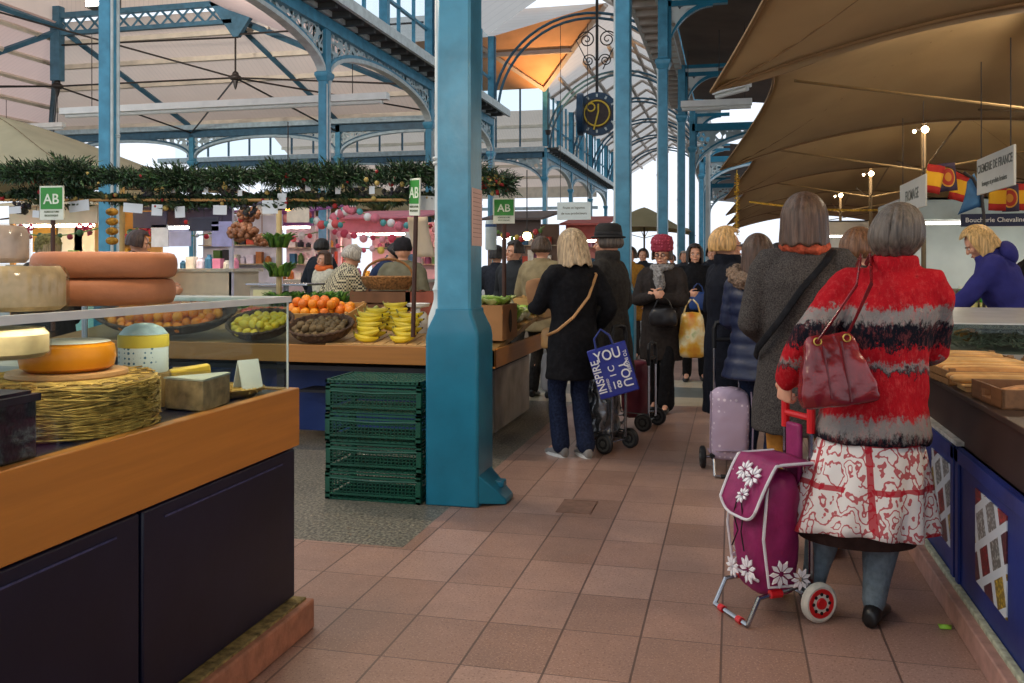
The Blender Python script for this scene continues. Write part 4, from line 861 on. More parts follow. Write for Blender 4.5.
# straw stacks
STRAW = mat('#c09a50', .8, .4, 30, stretch=(1,1,1)); STRAWD = mat('#8a6a34', .9, .3, 20)
def straw(c, r, h, n, label):
    t = thing('straw_stack', label, 'straw mat', c, 0, 'round straw stacks'); b = MB(); b.lathe([(r*.95,0), (r*.96,h*.5), (r*.95,h), (0,h)], (0,0,0), 32); b.build('core', STRAWD, t); b = MB(); rr = random.Random(int(r*1e4))
    for i in range(n):
        a = rr.uniform(0, 2*PI); z = rr.uniform(.004, h); L = rr.uniform(.08, .2); k = r*rr.uniform(.95, 1.01); tl = rr.uniform(-.09, .09); P = []
        for j in range(4): al = a+(j/3-.5)*L/r*1.2; P.append((k*math.cos(al), k*math.sin(al), max(.003, min(h+.008, z+tl*(j/3-.5)*L*2))))
        b.tube(P, rr.uniform(.0016, .0034), 4)
    for i in range(n//3):
        a = rr.uniform(0, 2*PI); x, y = r*.8*math.sqrt(rr.random())*math.cos(a), r*.8*math.sqrt(rr.random())*math.sin(a); e = rr.uniform(0, PI); b.tube([(x-.06*math.cos(e), y-.06*math.sin(e), h+.002), (x+.06*math.cos(e), y+.06*math.sin(e), h+.004)], .0024, 4)
    tag(b.build('straw', STRAW, t), kind='stuff'); return t
straw((-1.955, 2.26, .926), .30, .142, 900, 'thick round straw stack under the gold cheese'); straw((-1.93, 1.60, .926), .30, .15, 700, 'thick round straw stack cut by the left edge of the view')
b = MB(); b.lathe([(.165,0), (.168,.006), (.166,.016), (0,.016)], (0,0,0), 40); o = b.build('cheese_board', wood('#c08f5e', .8, 2, .5, ax=0)); o.location = (-1.93, 2.30, 1.072); tag(o, 'round wooden board between the straw stack and the gold cheese', 'board')
t = thing('gold_cheese', 'golden waxed cheese wheel with pale top on the straw stack', 'cheese', (-1.93, 2.30, 1.089)); b = MB(); b.lathe([(.11,0), (.128,.012), (.134,.042), (.128,.075), (.112,.085)], (0,0,0), 40); b.build('wax_rind', mat('#c97c14', .25, .12, 8), t); b = MB(); b.lathe([(.118,.0846), (.112,.088), (0,.089)], (0,0,0), 40); b.build('label_top', mat('#cfc6b6', .3, .1, 12), t)
b = MB(); b.box(-.09, .09, -.17, .17, 0, .16); o = b.build('basket', mat('#1c1a20', .35, .3, 20, bump=.3), bev=.01); o.location = (-1.76, 1.62, .926); o.location = (-1.745, 1.70, .926); tag(o, 'black plastic basket at the wood ledge, lower left', 'basket')
b = MB(); b.box(-.095,.095,-.175,.175,.145,.162); b.box(-.08,.08,-.16,.16,.15,.17); b.build('rim', mat('#2b2830', .3, .2, 20), o)
q = G(137, 374, 1.04); t = thing('cheese_box', 'small dotted cheese box with yellow band and blue top', 'box', (-1.94, 2.67, .926)); b = MB(); b.lathe([(.078,0), (.08,.004), (.08,.085), (.07,.09)], (0,0,0), 28); b.build('base', spots('#d8e0e0', '#3c6a8a', 60, .3), t); b = MB(); b.lathe([(.081,.085), (.082,.088), (.082,.125), (.074,.128)], (0,0,0), 28); b.build('yellow_band', mat('#d8bf4a', .5), t); b = MB(); b.lathe([(.078,.128), (.06,.15), (.03,.163), (0,.166)], (0,0,0), 28); b.build('dome', mat('#b9cfd6', .3, .25, 14), t)
t.location.z = 1.042; b = MB(); b.lathe([(.085,0), (.085,.115), (0,.115)], (0,0,0), 24); o = b.build('cheese_drum', mat('#a98a5c', .6, .2, 12)); o.location = (-1.94, 2.67, .927); tag(o, 'plain drum of cheese beneath the dotted cheese box', 'cheese')
def wedge(label, c, rz, l, wd, h, m, top, name='cheese_wedge'):
    t = thing(name, label, 'cheese', c, rz); P = [(0,-wd/2), (l,-.012), (l,.012), (0,wd/2)]; b = MB(); b.prism(P, h); b.build('paste', m, t, bev=.006); b = MB(); b.prism([(x*1.01-.001, y*1.02) for x, y in P], .006, Mx.Translation((0,0,h))); b.build('rind_top', top, t)
    b = MB(); b.prism([(x*1.06-.004, y*1.1) for x, y in P], h+.016, Mx.Translation((0,0,-.000))); b.build('plastic_film', FILM, t); return t
wedge('large film-wrapped cheese wedge on the wood ledge', (-1.74, 2.60, .927), R(78), .20, .17, .10, mat('#b49a78', .5, .3, 26), mat('#cfd6d2', .35, .08))
b = MB(); b.prism([(0,0), (.13,.0), (.13,.055), (0,.075)], .055); o = b.build('butter_block', mat('#dcb63a', .4, .06, 10), bev=.006); o.location = (-1.86, 2.72, .985); o.rotation_euler = (0,R(-8),R(40)); tag(o, 'slab of yellow butter lying behind the wrapped wedge', 'butter')
b = MB(); b.box(-.05, .08, -.03, .1, 0, .055); o = b.build('cheese_block', mat('#b8925a', .5, .2, 12), bev=.006); o.location = (-1.86, 2.74, .927); o.rotation_euler = (0,0,R(40)); tag(o, 'tan cheese block under the slab of butter', 'cheese')
t = thing('straw_tray', 'flat round straw tray near the glass corner', 'tray', (-1.80, 2.95, .927)); b = MB(); b.lathe([(.10,0), (.135,.02), (.14,.03), (.13,.03), (.10,.01), (0,.008)], (0,0,0), 32); b.build('tray', STRAWD, t)
b = MB(); rr = random.Random(5)
for i in range(240): a, e, r = rr.uniform(0, 2*PI), rr.uniform(0, PI), .125*math.sqrt(rr.random()); x, y = r*math.cos(a), r*math.sin(a); b.tube([(x-.03*math.cos(e), y-.03*math.sin(e), .016+rr.random()*.01), (x+.03*math.cos(e), y+.03*math.sin(e), .018+rr.random()*.012)], .0018, 4)
tag(b.build('straw', STRAW, t), kind='stuff')
def card(c, w_, h, rz, m, label, lean=.3):
    b = MB(); M = Mx.Rotation(-lean, 4, 'X'); b.box(-w_/2, w_/2, -.0015, .0015, 0, h, 0, M); b.box(-w_/2, w_/2, -.0015, .0015, 0, h, 0, Mx.Translation((0,2*h*math.sin(lean),0)) @ Mx.Rotation(lean, 4, 'X')); o = b.build('price_card', m); o.location = c; o.rotation_euler = (0,0,rz); return tag(o, label, 'price card')
card((-1.70, 2.97, .945), .085, .115, R(62), mat('#e8e8e2', .6, .03), 'white folded price card beside the glass corner'); card((-1.90, 2.86, .93), .10, .11, R(30), mat('#b69a6a', .7, .06), 'beige folded price card behind the wrapped wedge')

# ------------------------------------------------------------------ green plastic crates
def crate(w_, d_, h, m):
    t = thing('plastic_crate', 'x', 'crate'); b = MB(); hw, hd = w_/2, d_/2
    for z in (0, .03, h-.035, h-.012): b.box(-hw, hw, -hd, -hd+.012, z, z+.012); b.box(-hw, hw, hd-.012, hd, z, z+.012); b.box(-hw, -hw+.012, -hd, hd, z, z+.012); b.box(hw-.012, hw, -hd, hd, z, z+.012)
    for x in (-hw, hw-.03):
        for y in (-hd, hd-.03): b.box(x, x+.03, y, y+.03, 0, h)
    for s in (-1, 1): b.tube([(-hw+.02, s*(hd-.004), h-.04), (-hw*.5, s*(hd-.004), h-.045), (0, s*(hd-.004), h-.05), (hw*.5, s*(hd-.004), h-.045), (hw-.02, s*(hd-.004), h-.04)], .007, 5)
    b.build('frame', m, t)
    b = MB(); z0, z1 = .03, h-.04
    for s in (-1, 1):
        for i in range(1, 26): x = -hw+w_*i/26; b.box(x-.0022, x+.0022, s*hd-.004*s-.002, s*hd-.004*s+.002, z0, z1)
        for i in range(1, 18): y = -hd+d_*i/18; b.box(s*hw-.004*s-.002, s*hw-.004*s+.002, y-.0022, y+.0022, z0, z1)
        for i in range(1, 5): z = z0+(z1-z0)*i/5; b.box(-hw, hw, s*hd-.004*s-.002, s*hd-.004*s+.002, z-.0025, z+.0025); b.box(s*hw-.004*s-.002, s*hw-.004*s+.002, -hd, hd, z-.0025, z+.0025)
    b.build('side_lattice', m, t); b = MB()
    for i in range(1, 16): x = -hw+w_*i/16; b.box(x-.004, x+.004, -hd, hd, .004, .012)
    for i in range(1, 12): y = -hd+d_*i/12; b.box(-hw, hw, y-.004, y+.004, .004, .012)
    b.build('bottom_lattice', m, t); return t
GREENP = mat('#124c3b', .4, .15, 6); cp = crate(.605, .40, .168, GREENP); cx_, cy_ = -2.075, 5.19
for i in range(4):
    lab = ('bottom', 'second lowest', 'second from top', 'topmost')[i]+' green plastic crate of the stack beside the near column'
    o = cp if i == 0 else copy_tree(cp); o.location = (cx_+.004*(i % 2), cy_, .002+.174*i); tag(o, lab, 'crate', 'stack of green plastic crates')
t = thing('crate_lid', 'green lattice lid lying on the topmost crate', 'lid', (cx_, cy_, .70)); b = MB(); b.box(-.30,.30,-.2,-.188,0,.02); b.box(-.30,.30,.188,.2,0,.02); b.box(-.30,-.288,-.2,.2,0,.02); b.box(.288,.30,-.2,.2,0,.02)
for i in range(1, 20): x = -.3+.6*i/20; b.box(x-.006, x+.006, -.2, .2, .004, .014)
for i in range(1, 9): y = -.2+.4*i/9; b.box(-.3, .3, y-.006, y+.006, .006, .016)
b.build('lattice', GREENP, t)

# ------------------------------------------------------------------ fruit and vegetable stand
SX0, SX1, SY = -5.6, -1.667, 6.3
t = thing('fruit_stand', 'long fruit stand with wooden edge and dark blue base behind the cheese counter', 'market stand', (SX1, SY, 0))
W_ = SX1-SX0
b = MB(); b.box(-W_, 0, 0, .03, .665, .80); b.build('fascia', wood('#a86c26', .8, 2, .4, ax=0), t, bev=.004); b = MB(); b.box(-.03, 0, 0, 2.3, .655, .79); b.build('fascia', wood('#a86c26', .8, 2, .4, ax=1), t, bev=.004)
b = MB(); b.loft([[(-W_,.03,.74), (-.03,.03,.74), (-.03,.03,.775), (-W_,.03,.775)], [(-W_,1.6,.92), (-.03,1.6,.92), (-.03,1.6,.955), (-W_,1.6,.955)]]); b.box(-W_, -.03, 1.6, 2.6, .90, .935); b.build('deck', wood('#94703c', .7, 2, .6, ax=0), t)
b = MB(); b.box(-W_+.1, -.35, .35, .38, .08, .62); b.box(-.33, -.30, .4, 2.2, .05, .62); b.build('base_panel', mat('#16306c', .5, .15, 3), t)
b = MB(); b.box(-.30, -.24, .9, 2.2, .02, .60); b.build('side_panel', mat('#8d847c', .7, .2, 4), t)
b = MB(); b.box(-W_, -.1, .05, 1.5, .60, .635); b.box(-1.6, -.5, .1, .34, .42, .44); b.build('under_shelf', mat('#1e1c22', .7, .2, 5), t)
for x in (-W_+.1, -3.4, -1.75, -.12):
    b = MB(); b.box(x-.03, x+.03, .08, .14, 0, .66); b.build('leg', mat('#22242c', .5), t)
WICK = mat('#5a4230', .8, .4, 40, bump=.8, bscale=80)
def deckz(y): return .775+.18*min(1, max(0, (y-SY-.03)/1.57))
def basket(label, c, rx, ry, h=.10, m=None, tilt=.11):
    t = thing('fruit_basket', label, 'basket', c, 0, 'shallow baskets on the fruit stand'); t.rotation_euler = (tilt, 0, 0); b = MB(); rows = []
    for k, z in ((.8,0), (.92,h*.4), (1,h), (1.03,h+.012), (.97,h+.008), (.9,h*.4), (.78,.015)): rows.append([V((rx*k*math.cos(a), ry*k*math.sin(a), z+(.004*math.sin(a*30+z*200) if 0 < z < h else 0))) for a in [2*PI*q/48 for q in range(48)]])
    b.loft(rows); b.build('woven_body', m or WICK, t); b = MB(); b.tube([(rx*1.02*math.cos(a), ry*1.02*math.sin(a), h+.006+.004*math.sin(a*24)) for a in [2*PI*q/72 for q in range(73)]], .010, 6); b.build('rim', m or WICK, t); return t
def fruit_mesh(kind, m):
    b = MB()
    if kind == 'orange': b.lathe([(.002,-.043), (.02,-.04), (.037,-.024), (.044,0), (.038,.024), (.02,.039), (.006,.041), (.003,.039)], (0,0,0), 14)
    elif kind == 'lemon': b.lathe([(.004,-.05), (.010,-.045), (.028,-.03), (.035,0), (.028,.03), (.010,.045), (.004,.05)], (0,0,0), 12, M=Mx.Rotation(PI/2, 4, 'Y'))
    elif kind == 'kiwi': b.lathe([(.004,-.036), (.02,-.030), (.028,0), (.02,.030), (.004,.036)], (0,0,0), 12, M=Mx.Rotation(PI/2, 4, 'Y'))
    elif kind == 'pear': b.lathe([(.004,-.04), (.028,-.034), (.038,-.01), (.032,.02), (.018,.045), (.010,.055), (.003,.056)], (0,0,0), 12)
    elif kind == 'tomato': b.lathe([(.004,-.03), (.028,-.026), (.036,0), (.028,.024), (.008,.026), (.003,.022)], (0,0,0), 12)
    elif kind == 'sprout': b.lathe([(.004,-.06), (.05,-.045), (.07,0), (.05,.045), (.02,.055), (.003,.05)], (0,0,0), 14)
    o = b.build(kind, m, smooth=181); COL.objects.unlink(o); return o
def heap(kind, label, cat, group, c, rx, ry, n, r, mats, rise=.11, tilt=.11, seed=1):
    rr = random.Random(seed); protos = []
    for m in mats: protos.append(fruit_mesh(kind, m))
    pts = []; lay = 0; k = 0
    while len(pts) < n and lay < 5:
        f = 1-.22*lay; step = r*1.95
        ny = int(2*ry*f/(step*.88))+1
        for j in range(ny):
            y = -ry*f+step*.5+(j*.88)*step; 
            if abs(y) > ry*f-.3*r: continue
            xm = rx*f*math.sqrt(max(0, 1-(y/(ry*f))**2)); nx = int(2*xm/step)
            for i in range(nx):
                x = -xm+step*(i+.5+(.5 if (j+lay) % 2 else 0)*.6)
                if x > xm-.4*r: continue
                pts.append((x+rr.uniform(-.1,.1)*r, y+rr.uniform(-.1,.1)*r, r*.9+lay*r*1.45+.02))
        lay += 1
    Mt = Mx.Translation(c) @ Mx.Rotation(tilt, 4, 'X')
    for p in pts[:n]:
        o = rr.choice(protos).copy(); COL.objects.link(o); o.location = Mt @ V(p); o.rotation_euler = (rr.uniform(-.6,.6), rr.uniform(-.6,.6), rr.uniform(0,6)); s = rr.uniform(.93, 1.06); o.scale = (s,)*3; tag(o, label, cat, group)
ORG = [mat('#e8861c', .42, .08, 9, bump=.1, bscale=120), mat('#ee971f', .42, .08, 9, bump=.1, bscale=120), mat('#de7420', .42, .1, 9, bump=.1, bscale=120)]
LEM = [mat('#e8c428', .4, .1, 9), mat('#dcc030', .4, .12, 9)]; KIW = [mat('#6a5638', .8, .2, 20), mat('#75603f', .8, .2, 20)]; PEA = [mat('#a39a4c', .5, .2, 12), mat('#8f9448', .5, .2, 12), mat('#b39a58', .5, .2, 12)]
def at(px, Y): q = D(px, 266, Y); return V((q.x, Y, deckz(Y)))
def steep(kind, label, fl, cat, grp, px, Y, rx, ry, h, n, r, mats, tilt, seed):
    c = at(px, Y); c.z = deckz(Y-ry*math.cos(tilt))+ry*math.sin(tilt)+.015; o = basket(label, c, rx, ry, h, tilt=tilt); heap(kind, fl, cat, grp, c+V((0,-math.sin(tilt)*.02,.01)), rx*.9, ry*.88, n, r, mats, tilt=tilt, seed=seed)
    b = MB(); b.box(-rx*.6, rx*.6, ry*.35, ry*.42, -.02, .002); b.build('base_strip', WICK, o)
steep('orange', 'wide shallow basket heaped with oranges, behind the glass of the cheese counter', 'orange heaped in the wide basket behind the glass', 'orange', 'oranges in the wide basket', 168, 6.68, .64, .27, .10, 78, .045, ORG, .46, 2)
steep('lemon', 'shallow basket of yellow-green lemons seen through the glass corner', 'lemon lying in the basket beside the glass corner', 'lemon', 'lemons in the basket', 262, 6.56, .27, .22, .08, 36, .036, LEM, .40, 3)
steep('kiwi', 'dark sloping basket of brown kiwis left of the bananas', 'brown kiwi in the dark sloping basket', 'kiwi', 'kiwis in the dark basket', 322, 6.52, .26, .20, .08, 44, .030, KIW, .36, 4)
def wcrate(label, c, w_, d_, h, m=None, group=None, rz=0, cat='crate'):
    t = thing('wooden_crate', label, cat, c, rz, group); m = m or DRIFT; b = MB(); hw, hd = w_/2, d_/2
    for s in (-1, 1):
        for z0, z1 in ((.006,h*.46), (h*.54,h)): b.box(-hw, hw, s*hd-.005, s*hd+.005, z0, z1); b.box(s*hw-.005, s*hw+.005, -hd, hd, z0, z1)
    b.build('side_slats', m, t); 
    for x in (-hw+.015, hw-.015):
        for y in (-hd+.015, hd-.015): b = MB(); b.box(x-.012, x+.012, y-.012, y+.012, 0, h+.012); b.build('corner_post', m, t)
    b = MB()
    for i in range(5): y = -hd+d_*(i+.5)/5; b.box(-hw, hw, y-d_*.08, y+d_*.08, .0, .008)
    b.build('bottom_slats', m, t); return t
c = at(322, 7.2)+V((0,0,.075)); o = wcrate('light wooden crate of oranges behind the kiwi basket', c, .66, .40, .09, PINE); o.rotation_euler = (.2,0,0); heap('orange', 'orange heaped in the light wooden crate', 'orange', 'oranges in the wooden crate', c+V((0,0,.02)), .33, .18, 36, .045, ORG, tilt=.2, seed=6)
c = at(386, 7.35); o = wcrate('wooden crate of green pears behind the bananas', c, .48, .36, .09, PINE); o.rotation_euler = (.11,0,0); heap('pear', 'green-yellow pear in the crate behind the bananas', 'pear', 'pears in the wooden crate', c+V((0,0,.02)), .22, .17, 26, .037, PEA, seed=7)
c = at(268, 7.5); o = wcrate('pale wooden crate of tomatoes seen above the glass edge', c, .55, .36, .09, PINE); o.rotation_euler = (.11,0,0); heap('tomato', 'red tomato in the pale crate above the glass edge', 'tomato', 'tomatoes in the pale crate', c+V((0,0,.02)), .26, .17, 30, .034, [mat('#b5382a', .3, .1, 8), mat('#c2552e', .3, .1, 8)], seed=8)
# bananas: each fruit its own object
BAN = [mat('#d8bb22', .45, .1, 12), mat('#cfb52a', .45, .14, 12)]
def banana_proto(m):
    t = thing('banana', 'x', 'banana'); b = MB(); P = []; rs = []
    for i in range(11): a = -.75+1.5*i/10; P.append((.11*math.sin(a)*1.1, 0, .11*(1-math.cos(a)))); rs.append((.008, .013, .0165, .018, .0185, .0185, .018, .017, .015, .011, .006)[i])
    b.tube(P, rs, 8); b.build('fruit', m, t); b = MB(); b.tube([P[0], (P[0][0]-.012, 0, P[0][2]+.014), (P[0][0]-.02, 0, P[0][2]+.028)], [.0075,.006,.0065], 6); b.build('stem', mat('#8a8032', .6), t); b = MB(); b.tube([P[-1], (P[-1][0]+.006,0,P[-1][2]+.008)], [.006,.003], 6); b.build('tip', BLACK, t); return t
bp = [banana_proto(m) for m in BAN]; first = True
tr = thing('display_board', 'slatted wooden board under the bananas', 'board', at(388, 6.62)); b = MB()
for i in range(9): b.box(-.40+.09*i, -.32+.09*i, -.27, .27, .0, .02)
b.box(-.4, .4, -.275, -.255, -.02, .03); b.build('slats', PINE, tr); tr.rotation_euler = (.11,0,0)
used = [False, False]
cb = at(388, 6.62)
for px, y0, z0, n, lab in ((372,-.16,.03,6,'left front banana stack'), (373,-.03,.06,6,'left rear banana stack'), (408,-.16,.03,5,'right front banana stack'), (407,-.03,.06,5,'right rear banana stack'), (386,.10,.10,6,'middle rear banana stack')):
    for k in range(n):
        pi = k % 2; o = bp[pi] if not used[pi] else copy_tree(bp[pi]); used[pi] = True
        x = at(px, 6.6).x; o.location = V((x+.012*math.sin(k*2.3), cb.y+y0+.018*k, cb.z+z0+.034*k)); o.scale = (1.15,1.4,1.4); o.rotation_euler = (R(-62+9*math.sin(k*1.9)), R(7*math.sin(k*2.7+px)), R(13*math.sin(k*1.3+px*.7)))
        tag(o, 'yellow banana in the '+lab+' on the slatted board', 'banana', 'bananas on the board')
# scales
t = thing('kitchen_scale', 'white dial scale with bowl beside the near column', 'scale', at(418, 6.95)); b = MB(); b.loft([oval(0,.09,.08), oval(.02,.1,.085), oval(.16,.075,.065), oval(.18,.06,.055)]); b.build('body', WHITE, t); b = MB(); b.lathe([(.02,.18), (.02,.21), (.09,.225), (.10,.25), (.09,.245), (0,.23)], (0,0,0), 24); b.build('bowl', WHITE, t); b = MB(); b.lathe([(.06,-.004), (.06,.004), (0,.004)], (0,0,0), 24, M=Mx.Translation((0,-.085,.09)) @ Mx.Rotation(PI/2, 4, 'X')); b.build('dial', mat('#d4d6d4', .3, .05), t)
b = MB(); b.tube([(.06*math.cos(a)-.1, -.05, .05+.05*math.sin(a)) for a in [2*PI*k/18 for k in range(19)]], .006, 6); b.build('side_ring', WHITE, t)
t = thing('weighing_machine', 'grey electronic weighing machine behind the fruit stand', 'scale', (D(286,266,8.1).x, 8.1, .94)); b = MB(); b.box(-.30,.30,-.16,.16,.04,.16); b.box(-.3,.02,-.17,-.1,.12,.26); b.build('body', mat('#a9a69a', .5, .06), t, bev=.012); b = MB(); b.box(-.33,.33,-.2,.2,.27,.29); b.tube([(0,0,.16), (0,0,.27)], .03, 8); b.build('plate', CHROME, t, bev=.004); b = MB(); b.box(-.26,-.06,-.175,-.168,.15,.23); b.build('display', mat('#c9cba0', .3), t)
for x in (-.25, .25): b = MB(); b.box(x-.04, x+.04, -.12, .12, 0, .045); b.build('foot', BLACK, t)
# leafy things
def leafy(name, label, cat, c, r, h, n, mats, up=.9, wd=.03, seed=1, L=None, group=None, tilt=(0,0)):
    rr = random.Random(seed); b = MB()
    for i in range(n):
        a = rr.uniform(0, 2*PI); k = rr.random()**.5; base = V((r*.6*k*math.cos(a), r*.6*k*math.sin(a), 0)); out = V((math.cos(a)+tilt[0], math.sin(a)+tilt[1], 0)); l = (L or h)*rr.uniform(.7, 1.1); s = V((-math.sin(a), math.cos(a), 0)); w2 = wd*rr.uniform(.6, 1.3); rows = []
        for j in range(5):
            t_ = j/4; p = base+out*(r*.5*t_**1.5*rr.uniform(.7,1.2))+V((0,0,l*(up*t_-(up*.45)*t_*t_))); e = w2*(.3+1.2*math.sin(PI*min(1, t_*.9+.08))); rows.append((p-s*e, p+V((0,0,-e*.35)), p+s*e))
        n0 = len(b.v); b.v += [q for r_ in rows for q in r_]
        for j in range(4):
            for q in range(2): b.f.append((n0+j*3+q, n0+j*3+q+1, n0+j*3+q+4, n0+j*3+q+3)); b.mi.append(i % len(mats))
    o = b.build(name, mats, smooth=181); o.location = c; m = o.modifiers.new('thick', 'SOLIDIFY'); m.thickness = .003; return tag(o, label, cat, group)
GR = [mat('#4c7a2e', .5, .25, 10), mat('#6a9a3c', .5, .2, 10), mat('#34602a', .5, .2, 10)]; LG = [mat('#9ab94c', .5, .2, 10), mat('#7fa63c', .5, .2, 10), mat('#c3cf84', .5, .15, 10)]
c = V((D(318,266,8.0).x, 8.0, .94)); wcrate('dark crate under the bunched leeks', c, .62, .4, .14, mat('#3a2e24', .8, .2, 8))
for i in range(7): leafy('leek_bunch', 'bunch of dark green leeks, %s from the weighing machine' % ('first','second','third','fourth','fifth','sixth','seventh')[i], 'leeks', c+V((-.25+.085*i, -.05+.07*(i % 2), .06)), .16, .30, 26, GR, seed=20+i, wd=.016, group='leek bunches in the dark crate', tilt=(.6,-.3))
c = V((D(388,266,8.05).x, 8.05, .94))
wcrate('brown slatted crate carrying the wicker basket', c, .60, .4, .22, mat('#6b4a32', .7, .2, 6)); wcrate('reddish slatted crate right of the wicker basket crate', V((D(434,266,8.05).x, 8.05, .94)), .42, .4, .22, mat('#8a4a3a', .7, .2, 6))
t = thing('wicker_basket', 'honey-brown wicker basket with a tall handle on the brown crate', 'basket', c+V((0,0,.236))); b = MB(); b.loft([oval(0,.2,.14,n=40), oval(.06,.25,.18,n=40), oval(.12,.27,.2,n=40), oval(.13,.25,.18,n=40), oval(.05,.2,.14,n=40)]); b.build('woven_body', mat('#94683a', .8, .4, 50, bump=.9, bscale=60), t); b = MB(); b.tube([(.25*math.cos(a), 0, .12+.17*math.sin(a)) for a in [PI*k/18 for k in range(19)]], .013, 6); b.build('handle', mat('#84592f', .8, .3, 40), t)
wcrate('second layer crate of lettuce near the column, behind the white scale', V((-2.0, 7.35, .925)), .4, .3, .1, PINE)
for i in range(5): leafy('lettuce', 'light green lettuce in the crate by the column, %s' % ('at its left end','at its left rear','in the middle','at its right rear','at its right end')[i], 'lettuce', V((-2.14+.07*i, 7.32+.06*(i % 2), .98)), .10, .12, 22, LG, wd=.035, seed=40+i, group='lettuces by the column')
# right end of the stand, beyond the column
t = thing('cardboard_box', 'brown cardboard box with dark oval emblem at the stand corner', 'box', (-1.86, 6.85, .83)); b = MB(); b.box(-.17,.17,-.24,.24,0,.27); b.build('carton', mat('#a8784a', .8, .1, 5), t, bev=.004); b = MB(); b.lathe([(.0,.0), (.06,.0), (.06,.002)], (0,0,0), 24, M=Mx.Translation((.172,0,.14)) @ Mx.Rotation(PI/2, 4, 'Y') @ Mx.Diagonal((1.5,.8,1,1))); b.lathe([(.03,.001), (.04,.003), (.03,.003)], (0,0,0), 24, M=Mx.Translation((.172,-.0,.14)) @ Mx.Rotation(PI/2, 4, 'Y') @ Mx.Diagonal((1.5,.8,1,1))); b.build('emblem', mat('#3a2c20', .8), t)
for i in range(4): leafy('lettuce', 'frilly lettuce on top of the cardboard box, %s' % ('near left','near right','far left','far right')[i], 'lettuce', V((-1.95+.16*(i % 2), 6.75+.2*(i//2), 1.10)), .12, .12, 26, LG, wd=.035, seed=50+i, group='lettuces on the cardboard box')
heap('sprout', 'pale cauliflower head piled at the aisle end of the stand', 'cauliflower', 'cauliflowers at the stand end', V((-1.85,7.55,.90)), .18, .32, 9, .07, [mat('#c9c8a8', .7, .15, 30, bump=.8, bscale=50), mat('#a9b48a', .7, .2, 30, bump=.8, bscale=50)], tilt=.05, seed=9)
for i in range(8): leafy('vegetable_bunch', 'bunch of %s greens at the aisle end of the stand, %s' % (('dark','light')[i % 2], ('nearest','second','third','fourth','fifth','sixth','seventh','rearmost')[i]), 'greens', V((-1.95+.14*(i % 2), 7.15+.17*i, .95)), .14, .2, 26, (GR, LG)[i % 2], wd=.028, seed=60+i, group='bunched greens at the stand end')
c = V((-1.80,8.2,.93)); wcrate('slatted crate at the far end of the vegetable stand', c, .3, .4, .18, PINE)
# ------------------------------------------------------------------ right-hand counter
PX = .90
t = thing('snack_counter', 'long navy counter with dark brown top panel along the right of the aisle', 'counter', (PX, 2.0, 0)); LN = 5.4
b = MB(); b.box(.12, 1.0, -2, LN, .02, .83); b.build('cabinet', mat('#141838', .5, .2, 4), t)
NB = mat('#172a6c', .42, .22, 3, bump=.08)
for y0, y1 in ((-2.0,-.02), (-.0,2.02), (2.05,3.15), (3.18,4.4), (4.43,LN)):
    b = MB(); b.box(0, .02, y0, y1, .03, .655); b.box(-.012, .0, y0, y0+.05, .03, .655); b.box(-.012, .0, y1-.05, y1, .03, .655); b.box(-.012, 0, y0, y1, .60, .655); b.build('front_panel', NB, t, bev=.003)
b = MB(); b.loft([[(.03,-2,.655), (.10,-2,.655), (.10,-2,.855), (.05,-2,.855)], [(.03,LN,.655), (.10,LN,.655), (.10,LN,.855), (.05,LN,.855)]]); b.build('upper_panel', mat('#35241f', .5, .15, 4), t)
b = MB(); b.box(.03, 1.0, -2, LN, .845, .866); b.build('worktop', mat('#3a2a22', .5, .2, 5), t, bev=.004)
b = MB(); b.box(.0, .035, .95+1.1, LN, .655, .672); b.build('white_ledge', mat('#b8b3a8', .5, .25, 20), t)
cu = MB(); cu.box(.835, .885, -1.5, 7.4, 0, .095); cu.box(.872, .9, -1.5, 7.4, .0, .112, 1); struct('baseboard_right', cu, [mat('#a98072', .6, .12, 20, bump=.1), mat('#a8a890', .8, .25, 30)], bev=.006)
def poster_mat(seed):
    t = NT('fruit_photo_poster'); mp = t.mapping((1,1,1), (R(26),0,0)); sp = t.node('ShaderNodeSeparateXYZ'); t.link(mp, sp.inputs[0])
    y = t.math('DIVIDE', t.math('ADD', sp.outputs[1], 5+seed*.09), .15); z = t.math('DIVIDE', t.math('ADD', sp.outputs[2], 5.03), .13); fy, fz = t.math('FRACT', y), t.math('FRACT', z)
    inside = t.math('MULTIPLY', t.math('LESS_THAN', t.math('ABSOLUTE', t.math('SUBTRACT', fy, .5)), .36), t.math('LESS_THAN', t.math('ABSOLUTE', t.math('SUBTRACT', fz, .5)), .38))
    cv = t.node('ShaderNodeCombineXYZ'); t.link(t.math('FLOOR', y), cv.inputs[0]); t.link(t.math('FLOOR', z), cv.inputs[1]); wn = t.node('ShaderNodeTexWhiteNoise'); t.link(cv.outputs[0], wn.inputs['Vector'])
    col = t.ramp(wn.outputs['Value'], [(0, hexc('#a3242e')), (.2, hexc('#d3b23c')), (.4, hexc('#6a2f3c')), (.55, hexc('#bfc3c0')), (.7, hexc('#c43a34')), (.85, hexc('#a9ada6'))], 'CONSTANT')
    v = t.node('ShaderNodeTexVoronoi'); v.inputs['Scale'].default_value = 70; t.link(t.obj(), v.inputs['Vector']); col = t.mix(t.ramp(v.outputs['Distance'], [(.15, (0,0,0)), (.5, (.75,.75,.75))]), col, hexc('#2c1a1c'))
    t.col(t.mix(inside, hexc('#c5ccd2'), col)); return t.done(.35)
